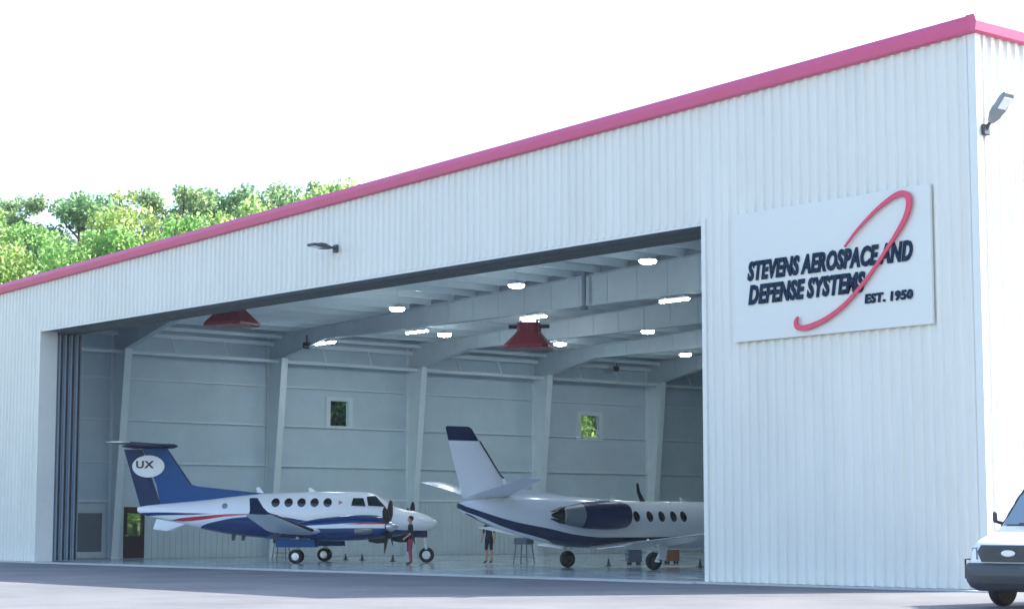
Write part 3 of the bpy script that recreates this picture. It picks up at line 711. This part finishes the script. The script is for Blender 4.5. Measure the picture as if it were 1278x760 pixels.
for sd in (-1, 1):
    fj.patch('cockpit_window', M['cabin_glass'], JT, [(4.3,1.65),(4.95,1.65),(4.85,1.92),(4.35,1.94)], sd)
    fj.patch('windshield', M['cabin_glass'], JT, [(5.02,1.66),(5.75,1.64),(5.35,1.96),(5.0,2.0)], sd)
# fin
wing('fin', [M['white'], M['navy_d']], JT, [(2.30,-3.98,1.98,0,.10),(4.14,-5.34,1.16,0,.10)], vertical=True)
wing('fin_tip', M['navy'], JT, [(4.145,-5.34,1.16,0,.103),(4.54,-5.62,.98,0,.10),(4.60,-5.74,.82,0,.06)], vertical=True)
p = MB(); p.tube([(-3.98,0,2.6),(-4.55,0,3.1),(-5.31,0,4.14)], .028, 8); p.build('deice_boot', M['boot'], JT)
p = MB(); p.loft([[(-2.2,-.02,2.46),(-2.2,.02,2.46),(-2.3,.02,2.40),(-2.3,-.02,2.40)],[(-4.0,-.07,2.66),(-4.0,.07,2.66),(-4.0,.10,2.3),(-4.0,-.10,2.3)],[(-4.4,-.07,2.95),(-4.4,.07,2.95),(-4.4,.10,2.25),(-4.4,-.10,2.25)]]); p.build('dorsal_fin', M['white'], JT)
for sd in (-1, 1):
    wing('tailplane', [M['white'], M['alu']], JT, [(0,-4.3,1.50,2.36,.11),(.3,-4.33,1.42,2.41,.11),(3.0,-4.92,.78,2.86,.10),(3.14,-5.04,.6,2.88,.06)], side=sd, boot=1)
    wg = wing('wing', [M['white'], M['alu']], JT, [(0,1.35,2.6,.74,.12),(.9,1.3,2.5,.76,.12),(2.4,1.0,2.0,.88,.12),(7.6,.45,1.0,1.34,.12),(7.9,.3,.7,1.37,.08)], side=sd, boot=1)
    fl = MB(); fl.loft([[(-1.05,sd*y,z-.02),(-1.05,sd*y,z+.02),(-1.42,sd*y,z-.06),(-1.42,sd*y,z-.09)] for y, z in ((1.0,.76),(2.5,.86))]); fl.build('flap', M['white'], wg)
    # engine pod on a stub pylon
    ez, ey = 1.77, sd*1.30; EX = -1.05
    p = MB(); p.lathe([(.30,.58),(.37,.62),(.41,.55),(.455,.2),(.46,-.3),(.44,-.9),(.40,-1.25)], (0,ey,ez), 'x', 28, cap=False); p.lathe([(.30,.58),(.29,.3),(.28,.1)], (0,ey,ez), 'x', 28, cap=False)
    en = p.build('engine_pod', M['navy'], JT, 50); en.location.x = EX
    p = MB(); p.lathe([(.05,.32),(.28,.12),(.28,.08)], (0,ey,ez), 'x', 24); p.build('fan', M['dark_steel'], en, 40)
    p = MB(); p.lathe([(.398,-1.252),(.34,-1.6),(.27,-1.95),(.25,-1.96),(.24,-1.8)], (0,ey,ez), 'x', 28, cap=False); p.build('exhaust_nozzle', M['silver'], en, 50)
    p = MB(); p.lathe([(.22,-1.75),(.14,-2.05),(.05,-2.32)], (0,ey,ez), 'x', 18); p.build('exhaust_cone', M['black'], en, 50)
    for s3 in (-1, 1):
        p = MB(); p.loft([[(-1.9,ey-.14,ez+s3*.24),(-1.9,ey+.14,ez+s3*.24),(-1.9,ey+.14,ez+s3*.28),(-1.9,ey-.14,ez+s3*.28)],[(-2.3,ey-.13,ez+s3*.10),(-2.3,ey+.13,ez+s3*.10),(-2.3,ey+.13,ez+s3*.13),(-2.3,ey-.13,ez+s3*.13)]]); p.build('reverser_door', M['boot'], en)
    p = MB(); p.loft([[(.1,sd*.70,ez+.02),(-.2,sd*.70,ez+.13),(-1.2,sd*.62,ez+.12),(-1.5,sd*.62,ez+.02),(-1.2,sd*.62,ez-.1),(-.2,sd*.70,ez-.1)],[(.0,sd*.92,ez+.02),(-.2,sd*.92,ez+.10),(-1.2,sd*.92,ez+.10),(-1.4,sd*.92,ez+.02),(-1.2,sd*.92,ez-.08),(-.2,sd*.92,ez-.08)]]); p.build('pylon', M['white'], JT).location.x = EX
    p = MB(); p.bbox(-.55,-.1,ey-.12,ey+.12,ez+.44,ez+.52,.03); p.build('pod_scoop', M['white'], en)
    gr = empty('main_gear', (0, sd*2.6, 0)); gr.parent = JT
    p = MB(); p.tube([(.0,0,1.0),(.0,0,.55),(-.18,0,.30)], [.08,.07,.05], 10); p.tube([(0,0,.6),(0,-sd*.7,.98)], .035, 8); p.tube([(-.18,-.16,.29),(-.18,.16,.29)], .04, 8); p.build('strut', M['white'], gr, 40)
    wheel(gr, (-.18, -sd*.14, .29), .29, .2, 'bumper')
    p = MB(); p.loft([[(-.24,sd*.10,.98),(.22,sd*.10,.98),(.22,sd*.13,.98),(-.24,sd*.13,.98)],[(-.14,sd*.12,.34),(.1,sd*.12,.34),(.1,sd*.14,.34),(-.14,sd*.14,.34)]]); p.build('gear_door', M['white'], gr)
gr = empty('nose_gear', (6.2,0,0)); gr.parent = JT
p = MB(); p.tube([(0,0,.95),(0,0,.25)], [.06,.045], 10); p.tube([(0,-.1,.24),(0,.1,.24)], .03, 8); p.build('strut', M['white'], gr, 40); wheel(gr, (0,0,.24), .24, .17, 'white')
for x, h, z, m in ((1.35,.62,2.24,'boot'),(3.2,.16,2.24,'white'),(.3,.14,2.27,'white')):
    p = MB(); p.loft([[(x,-.02,z-.02),(x,.02,z-.02),(x-.2,.02,z-.02),(x-.2,-.02,z-.02)],[(x-.22,-.015,z+h*.5),(x-.22,.015,z+h*.5),(x-.36,.015,z+h*.5),(x-.36,-.015,z+h*.5)],[(x-.3,-.01,z+h),(x-.3,.01,z+h),(x-.38,.01,z+h),(x-.38,-.01,z+h)]]); p.build('antenna', M[m], JT)

# ------------------------------------------------------------------ white van by the corner
VAN = empty('van', (5.98,-7.45,-.012), 0, 'white van with dark grille and bumper parked nose out beside the hangar corner', 'van')
# own axes: x across, y back from the bumper, z up
p = MB()
def vring(y, w_, z0, z1, wt, e=.12):
    return [(-w_+.05,y,z0),(w_-.05,y,z0),(w_,y,z0+.12),(w_,y,z0+(z1-z0)*.55),(wt,y,z1-e),(wt-e,y,z1),(-wt+e,y,z1),(-wt,y,z1-e),(-w_,y,z0+(z1-z0)*.55),(-w_,y,z0+.12)]
p.loft([vring(.10,.86,.48,1.06,.80,.06), vring(.16,.93,.42,1.13,.86,.06), vring(.35,1.0,.40,1.22,.90,.07), vring(.75,1.02,.38,1.33,.91,.08), vring(1.02,1.03,.36,1.41,.95,.07), vring(1.10,1.03,.36,1.46,.96,.07),
        vring(1.62,1.03,.36,2.06,.88,.10), vring(1.95,1.03,.36,2.40,.80,.14), vring(2.3,1.03,.36,2.50,.82,.16), vring(5.3,1.03,.36,2.50,.82,.16), vring(5.5,1.0,.4,2.44,.80,.16)])
p.build('body', M['white'], VAN, 35)
p = MB(); p.loft([[(-.87,1.10,1.47),(.87,1.10,1.47),(.87,1.14,1.47),(-.87,1.14,1.47)],[(-.80,1.545,1.995),(.80,1.545,1.995),(.80,1.57,1.98),(-.80,1.57,1.98)],[(-.66,1.83,2.29),(.66,1.83,2.29),(.66,1.80,2.31),(-.66,1.80,2.31)]]); wsx = p.build('windshield', M['van_glass'], VAN, 30)
p = MB(); p.loft([[(-.93,1.105,1.45),(.93,1.105,1.45),(.93,1.145,1.45),(-.93,1.145,1.45)],[(-.855,1.56,2.0),(.855,1.56,2.0),(.855,1.59,1.98),(-.855,1.59,1.98)],[(-.76,1.87,2.34),(.76,1.87,2.34),(.76,1.90,2.3),(-.76,1.90,2.3)]]); p.build('seal', M['black'], wsx)
p = MB(); p.tube([(-.5,1.085,1.50),(.1,1.095,1.53)], .012, 6); p.tube([(.1,1.085,1.50),(.62,1.095,1.53)], .012, 6); p.build('wiper', M['black'], wsx)
p = MB()   # windshield pillars and lower cowl
p.loft([[(-.80,1.09,1.44),(.80,1.09,1.44),(.80,1.15,1.44),(-.80,1.15,1.44)],[(-.78,1.10,1.49),(.78,1.10,1.49),(.78,1.15,1.49),(-.78,1.15,1.49)]]); p.build('cowl', M['bumper'], VAN)
p = MB()
p.loft([[(x,y,z) for x,z in ((-.60,.82),(.60,.82),(.68,1.0),(.60,1.12),(-.60,1.12),(-.68,1.0))] for y in (.06,.20)])
for k in range(5): p.box(-.57,.57,.035,.062,.845+.055*k,.872+.055*k)
gl = p.build('grille', M['bumper'], VAN)
p = MB(); n = 24; p.loft([[(.15*f*math.cos(2*PI*k/n),y,.975+.06*f*math.sin(2*PI*k/n)) for k in range(n)] for y, f in ((.05,1),(.035,1),(.03,.85))]); p.build('badge', M['alu'], gl)
p = MB()
p.loft([[(-x_,.34,z_),(-x_,y_+.16,z_),(-x_+.05,y_+.06,z_),(-x_+.18,y_,z_),(x_-.18,y_,z_),(x_-.05,y_+.06,z_),(x_,y_+.16,z_),(x_,.34,z_)] for z_, x_, y_ in ((.30,.84,.14),(.37,.93,.04),(.48,.98,-.005),(.70,1.0,-.02),(.76,1.0,.0),(.80,.97,.06))])
bp = p.build('bumper', M['bumper'], VAN, 40)
p = MB(); p.box(-.55,.55,-.03,-.012,.45,.52); p.build('air_slot', M['black'], bp)
p = MB(); p.box(-.70,.70,-.035,-.012,.58,.70); p.build('bumper_bar', M['grey_plastic'], bp)
p = MB(); p.box(.30,.62,-.06,-.036,.60,.76); p.build('tow_cover', M['grey_plastic'], bp)
for sx in (-1, 1):
    p = MB(); p.loft([[(sx*.70,.15,.86),(sx*.86,.20,.88),(sx*.88,.22,1.06),(sx*.71,.15,1.08)],[(sx*.70,.085,.86),(sx*.85,.13,.88),(sx*.87,.15,1.06),(sx*.71,.085,1.08)]]); p.build('headlight', M['headlamp'], VAN)
    p = MB(); p.bbox(sx*1.15-.05, sx*1.15+.05, 1.20, 1.28, 1.52, 1.72, .03); mr = p.build('mirror', M['bumper'], VAN)
    p = MB(); p.tube([(sx*1.0,1.3,1.5),(sx*1.12,1.23,1.54)], .03, 8); p.build('mirror_arm', M['black'], mr)
    p = MB(); p.loft([[(sx*1.036,y,z) for y, z in ((1.45,1.5),(2.3,1.5),(2.3,2.05),(1.9,2.05))],[(sx*1.0,y,z) for y, z in ((1.45,1.5),(2.3,1.5),(2.3,2.05),(1.9,2.05))]]); p.build('side_window', M['cabin_glass'], VAN)
    for y in (1.05, 4.5):
        wh = empty('wheel', (sx*.88, y, 0)); wh.parent = VAN
        q = MB(); r = .36; h = .11
        q.lathe([(r*.6,-h*.9),(r*.85,-h),(r*.97,-h*.7),(r,-h*.3),(r,h*.3),(r*.97,h*.7),(r*.85,h),(r*.6,h*.9)], (0,0,r), 'x', 24); q.build('tyre', M['rubber'], wh, 40)
        q = MB(); q.lathe([(.05,.09),(.12,.12),(.2,.122),(.21,.1)], (0,0,r), 'x', 20) if sx > 0 else q.lathe([(.05,-.09),(.12,-.12),(.2,-.122),(.21,-.1)], (0,0,r), 'x', 20); q.build('rim', M['alu'], wh, 40)
    p = MB(); p.tube([(sx*.98,.30,.52),(sx*1.04,.18,.52),(sx*1.04,.18,.86),(sx*.98,.30,.86)], .018, 8); p.build('corner_guard', M['black'], VAN)

# ------------------------------------------------------------------ people
def person(loc, rz, label, mats, arms, legs_bare=False, lean=0.):
    """one skinned body mesh: mats = (shirt, trousers, skin, shoes)"""
    t = empty('person', loc, rz, label, 'person')
    V = []; E = []; Rd = []
    def v(p, r, par=None, r2=None):
        V.append(p); Rd.append((r, r2 or r))
        if par is not None: E.append((par, len(V)-1))
        return len(V)-1
    pel = v((0,0,.94), .145, None, .105); wa = v((0,0,1.10), .135, pel, .10); ch = v((0,.0,1.30), .155, wa, .11); sh = v((0,0,1.43), .10, ch, .08)
    nk = v((0,.005,1.52), .056, sh); hd = v((0,.02,1.60), .078, nk, .088); ht = v((0,.01,1.70), .082, hd, .095); v((0,.0,1.765), .05, ht, .06)
    for s_ in (-1, 1):
        hp = v((s_*.095,0,.86), .095, pel); kn = v((s_*.11,.015,.48), .062, hp); cf = v((s_*.112,-.015,.33), .058, kn); an = v((s_*.115,-.02,.09), .04, cf)
        ft_ = v((s_*.12,.06,.05), .045, an, .035); v((s_*.13,.17,.035), .035, ft_, .025)
        e, h = arms[0 if s_ < 0 else 1]
        so = v((s_*.19,0,1.42), .065, sh); el = v((s_*e[0],e[1],e[2]), .045, so); wr = v((s_*h[0],h[1],h[2]), .030, el)
        d = (Vector((s_*h[0],h[1],h[2]))-Vector((s_*e[0],e[1],e[2]))).normalized(); pw = Vector((s_*h[0],h[1],h[2]))
        pm = v(tuple(pw+d*.06), .034, wr, .02)
        side = d.cross(Vector((1,0,0))).normalized()
        for k, ln in enumerate((.07,.085,.08,.06)):
            b = pw + d*.10 + side*(-.03+.02*k); b1 = v(tuple(b), .010, pm); v(tuple(b+d*ln*.6+Vector((-s_*.012,.0,0))), .008, b1)
        v(tuple(pw+d*.075+side*(-.05)), .010, pm)
    me = bpy.data.meshes.new('body'); me.from_pydata(V, E, []); o = bpy.data.objects.new('body', me); COL.objects.link(o)
    sk = o.modifiers.new('s', 'SKIN'); 
    for d, r in zip(me.skin_vertices[0].data, Rd): d.radius = r
    me.skin_vertices[0].data[0].use_root = True
    ss = o.modifiers.new('u', 'SUBSURF'); ss.levels = 2; ss.render_levels = 2
    dg = bpy.context.evaluated_depsgraph_get(); m2 = bpy.data.meshes.new_from_object(o.evaluated_get(dg)); bpy.data.objects.remove(o)
    m2.name = 'body'; m2.materials.clear()
    for m in mats: m2.materials.append(m)
    for f in m2.polygons:
        c = f.center
        arm = abs(c.x) > .20 and c.z > .6
        f.material_index = 3 if c.z < .10 else (2 if (c.z > 1.485 or (arm and (Vector((abs(c.x),c.y,c.z))-Vector((.19,0,1.42))).length > .27) or (legs_bare and c.z < .50)) else (0 if c.z > .93 or arm else 1))
        f.use_smooth = True
    b = bpy.data.objects.new('body', m2); COL.objects.link(b); b.parent = t
    p = MB(); p.lathe([(.02,.0),(.075,.02),(.098,.07),(.102,.12),(.085,.17),(.04,.2),(.005,.205)], (0,-.012,1.60), 'z', 16); 
    hr = p.build('hair', M['hair'], t, 60)
    for vv in hr.data.vertices:
        if vv.co.y > .03 and vv.co.z < 1.72: vv.co.y = .03
    p = MB()
    for s_ in (-1, 1): p.lathe([(.002,.0),(.012,.004),(.002,.012)], (s_*.034,.098,1.655), 'y', 8)
    p.box(-.025,.025,.095,.103,1.585,1.592); p.build('face_marks', M['hair'], t)
    p = MB(); p.loft([[(-.012,.095,1.665),(.012,.095,1.665),(.006,.10,1.67)],[(-.016,.095,1.625),(.016,.095,1.625),(0,.128,1.628)]])
    for s_ in (-1, 1): p.lathe([(.012,-.008),(.03,.0),(.012,.01)], (s_*.092,.0,1.64), 'x', 8)
    p.build('nose_and_ears', M['skin'], t, 60)
    return t
person((-31.85,7.88,.02), R(150), 'person in dark top and red trousers standing in front of the propeller aircraft', (M['shirt'],M['pants_r'],M['skin'],M['shoe']), (((.25,.03,1.14),(.22,.20,1.0)),((.24,.05,1.15),(.16,.24,1.08))))
person((-32.42,12.1,.02), R(200), 'person in dark shorts with bare legs standing behind the jet tail', (M['shirt'],M['shirt'],M['skin'],M['shoe']), (((.25,0,1.14),(.27,.06,.90)),((.25,0,1.14),(.26,.08,.90))), True)

# ------------------------------------------------------------------ floor items
def stand(loc, rz, label, h, top='black'):
    t = empty('work_stand', loc, rz, label, 'work stand')
    p = MB(); p.bbox(-.32,.32,-.22,.22,h-.26,h,.03); p.build('tool_box', M[top], t)
    for sx in (-1, 1):
        for sy in (-1, 1):
            p = MB(); p.tube([(sx*.25,sy*.16,h-.25),(sx*.33,sy*.22,.0)], .022, 8); p.build('leg', M['dark_steel'], t)
    p = MB(); p.tube([(-.29,-.19,.28),(.29,-.19,.28)], .012, 6); p.tube([(-.29,.19,.28),(.29,.19,.28)], .012, 6); p.build('brace', M['dark_steel'], t)
stand((-44.6,10.6,.02), R(30), 'black work stand with thin legs behind the propeller aircraft body', .95)
stand((-29.53,11.42,.02), R(10), 'slate work stand under the jet tail, right of the bare legged person', 1.0, 'cab_blue')
def cone(): 
    t = empty('floor_cone')
    p = MB(); p.bbox(-.14,.14,-.14,.14,0,.03,.01); p.build('base', M['rubber'], t)
    p = MB(); p.lathe([(.10,.03),(.065,.18),(.03,.34),(.018,.36)], n=14); p.build('cone', M['bumper'], t, 40)
    return t
proto = None
for x, y, lab in ((-41.7,11.9,'small dark cone seen under the wing root of the propeller aircraft'),(-41.2,12.4,'small dark cone just right of the one under the wing root'),(-38.1,11.7,'small dark cone behind the propellers, nearest the red trousers'),(-25.3,11.8,'small dark cone between the two main wheels of the jet'),(-22.2,13.3,'small dark cone beside the right door jamb')):
    o = cone() if proto is None else copy_tree(proto)
    if proto is None: proto = o
    o.location = (x, y, .02); o.scale = (.7,.7,.75); tag(o, lab, 'floor cone', 'small dark cones on the hangar floor')
def cabinet(loc, rz, label, m, w_, h):
    t = empty('tool_cabinet', loc, rz, label, 'cabinet')
    p = MB(); p.bbox(-w_/2,w_/2,-.25,.25,.10,h,.02); p.build('carcass', M[m], t)
    for k in range(4):
        z0 = .16+(h-.24)*k/4; d = MB(); d.box(-w_/2+.03,w_/2-.03,-.265,-.251,z0,z0+(h-.24)/4-.03); dr = d.build('drawer', M[m], t)
        d = MB(); d.box(-w_/2+.1,w_/2-.1,-.285,-.266,z0+.12,z0+.14); d.build('handle', M['alu'], dr)
    for sx in (-1, 1):
        for sy in (-1, 1):
            d = MB(); d.lathe([(.05,-.02),(.05,.02)], (sx*(w_/2-.08),sy*.17,.05), 'x', 12); d.build('caster', M['rubber'], t)
cabinet((-26.34,14.03,.02), R(-35), 'slate blue drawer cabinet under the jet cabin', 'cab_blue', .75, .98)
cabinet((-27.14,16.75,.02), R(-35), 'orange brown drawer cabinet right of the near jet wheel', 'orange', .8, .9)

# ------------------------------------------------------------------ trees
def tree_meshes(kind, seed, H, CW, nleaf, ls, m):
    rnd = random.Random(seed); tr = MB(); lf = MB()
    tip = Vector((rnd.uniform(-.4,.4), rnd.uniform(-.4,.4), H*.86))
    trunk = [Vector((0,0,-.6)), Vector((.05,0,H*.2)), tip*.45+Vector((.15,.1,0)), tip*.75, tip]
    tr.tube(trunk, [.24*H/11,.2*H/11,.14*H/11,.08*H/11,.03], 9)
    blobs = []
    nb = 15
    for k in range(nb):
        f = .26 + .66*k/(nb-1); a = k*2.4 + rnd.uniform(-.5,.5)
        base = tip*f
        rad = CW*(math.sin(PI*min(1,(f-.12)/.95))**.7)*rnd.uniform(.55,1.0)
        end = Vector((math.cos(a)*rad, math.sin(a)*rad, H*f + rnd.uniform(.02,.12)*H))
        mid = base.lerp(end, .5) + Vector((0,0,-.15))
        tr.tube([base, mid, end], [.07*H/11,.045*H/11,.015], 6)
        for q in range(rnd.randint(2,4)):
            c = end.lerp(base, rnd.uniform(0,.45)) + Vector((rnd.gauss(0,.5),rnd.gauss(0,.5),rnd.gauss(0,.4)))
            blobs.append((c, rnd.uniform(.55,1.25)*CW/3.2))
    blobs.append((Vector((tip.x,tip.y,H*.93)), .75*CW/3.2)); blobs.append((Vector((tip.x+.3,tip.y,H*.86)), .95*CW/3.2))
    tot = sum(b[1]**2 for b in blobs)
    for c, r in blobs:
        for _ in range(int(nleaf*r*r/tot)):
            d = Vector((rnd.gauss(0,1),rnd.gauss(0,1),rnd.gauss(0,1))).normalized()
            p = c + Vector((d.x,d.y,d.z*.8))*r*(rnd.random()**.45)
            n = (d*.6 + Vector((rnd.gauss(0,1),rnd.gauss(0,1),rnd.gauss(0,1)+.5))).normalized()
            u = n.cross(Vector((rnd.gauss(0,1),rnd.gauss(0,1),rnd.gauss(0,1)))).normalized(); w2 = n.cross(u)
            s_ = ls*rnd.uniform(.6,1.3)
            lf.add([p-u*s_*.5, p+w2*s_*.32, p+u*s_*.5, p-w2*s_*.32], [(0,1,2,3)])
    return tr, lf, m
variants = []
for i, (H, CW, nl, ls, m) in enumerate(((11.5,3.0,13000,.25,'leafB'),(10.5,3.3,13000,.25,'leafA'),(9.0,3.1,11000,.25,'leafC'),(12.0,2.6,12000,.24,'leafB'),(9.5,2.8,12000,.3,'leafD'))):
    tr, lf, mm = tree_meshes(i, 11+i*7, H, CW, nl, ls, m)
    root = empty('tree'); root['H'] = H
    tr.build('trunk', M['bark'], root, 60); lf.build('crown', M[mm], root)
    variants.append((root, H))
used = set()
def put_tree(px, py, Z, vi, label):
    """stands the tree on the hillside so that its top reaches a height seen over the roof edge"""
    C_ = Vector((27.67,-37.02,1.45)); r = Vector((.6418,.7669,0)); fw = Vector((-.7622,.6379,.1100)); u = r.cross(fw)
    top = C_ + Z*(fw + (px-639)/2491.5*r - (py-380)/2491.5*u)
    gz = hill(top.x, top.y); root, H = variants[vi]
    o = root if vi not in used else copy_tree(root); used.add(vi)
    o.location = (top.x, top.y, gz-.1); s_ = (top.z-gz)/(H*.985); sw = min(1.25, max(.8, s_))
    o.scale = (sw, sw, s_); o.rotation_euler = (0,0,(px*1.7+py) % 6.28)
    tag(o, label, 'tree', 'trees on the hillside behind the hangar')
TREES = [
 (22,246,150,3,'dark green tree at the left edge of the photo, apart from the others'),(100,233,152,0,'tall tree standing right of the gap in the treeline'),(140,250,158,1,'tree in the back row just right of the tall one'),
 (222,236,150,3,'left one of the two tall trees crowning the middle of the treeline'),(262,231,155,0,'right one of the two tall trees crowning the middle of the treeline'),(318,240,156,3,'tree in the back row, first right of the tall middle pair'),
 (345,230,150,0,'slim tree where the treeline starts to sink behind the roof'),(384,231,160,3,'round dark treetop between two gaps near the roof edge'),(430,226,158,0,'small treetop at the right end of the treeline'),
 (-25,262,140,1,'tree cut by the left photo border'),(12,300,126,2,'yellow green tree low in the left corner over the roof'),(62,292,130,1,'bright green tree below the gap in the treeline'),(112,285,124,2,'low yellow green tree under the tall tree'),
 (165,262,132,2,'broad sunny tree in the front row, left of the middle pair'),(205,284,126,1,'front row tree under the left one of the middle pair'),(248,272,130,2,'yellow green tree under the right one of the middle pair'),
 (300,262,132,1,'front row tree right of the middle pair'),(350,252,138,2,'sunny tree just over the roof edge under the slim tree'),(405,240,140,1,'low tree touching the roof edge near the right end'),(458,229,150,2,'lowest treetop peeping over the roof at the right end'),
 (500,250,135,1,'tree hidden behind the roof, past the right end of the treeline'),(423,475,109,4,'shade-darkened tree filling the left hangar window'),(735,470,122,2,'bright tree filling the right hangar window'),(170,600,104,2,'sunny bush seen through the maroon door window')]
for t in TREES: put_tree(*t)

g = MB(); g.box(-305,305,-305,305,-1.1,46)
hz = bpy.data.materials.new('haze_air'); hz.use_nodes = True; nt = hz.node_tree; nt.nodes.remove(nt.nodes['Principled BSDF'])
pv = nt.nodes.new('ShaderNodeVolumePrincipled'); pv.inputs['Color'].default_value = (.80,.91,1,1); pv.inputs['Density'].default_value = .00017; pv.inputs['Anisotropy'].default_value = .2
nt.links.new(pv.outputs[0], nt.nodes['Material Output'].inputs['Volume'])
tag(g.build('haze', hz), kind='stuff')

# ------------------------------------------------------------------ light, sky, camera
sun_dir = Vector((6.3,13.5,13.0)).normalized()
el = math.asin(sun_dir.z)
w = bpy.data.worlds.new('World'); sc.world = w; w.use_nodes = True
nt = w.node_tree; bg = nt.nodes['Background']; sky = nt.nodes.new('ShaderNodeTexSky'); sky.sky_type = 'NISHITA'; sky.sun_disc = False
sky.sun_elevation = el; sky.sun_rotation = math.atan2(sun_dir.x, sun_dir.y); sky.air_density = 1.0; sky.dust_density = 2.0; sky.ozone_density = 1.5
nt.links.new(sky.outputs[0], bg.inputs[0]); bg.inputs[1].default_value = .13
sl = bpy.data.lights.new('sun', 'SUN'); sl.energy = 3.5; sl.angle = R(.5); sl.color = (1,.95,.88)
so = bpy.data.objects.new('sun', sl); COL.objects.link(so); so.rotation_euler = (-sun_dir).to_track_quat('-Z', 'Y').to_euler()

cam = bpy.data.cameras.new('camera'); co = bpy.data.objects.new('camera', cam); COL.objects.link(co)
cam.sensor_width = 36; cam.lens = 36*2491.5/1278; cam.clip_end = 3000; cam.clip_start = .5
yaw, pit = .69675, .11024
co.location = (27.67,-37.02,1.45)
fw = Vector((-math.cos(yaw)*math.cos(pit), math.sin(yaw)*math.cos(pit), math.sin(pit)))
co.rotation_euler = fw.to_track_quat('-Z', 'Y').to_euler()
sc.camera = co
vs_ = sc.view_settings; vs_.view_transform = 'Standard'; vs_.look = 'None'; vs_.gamma = 1; vs_.use_curve_mapping = False; vs_.exposure = 1.95
sc.cycles.max_bounces = 8; sc.cycles.diffuse_bounces = 5; sc.cycles.transparent_max_bounces = 12
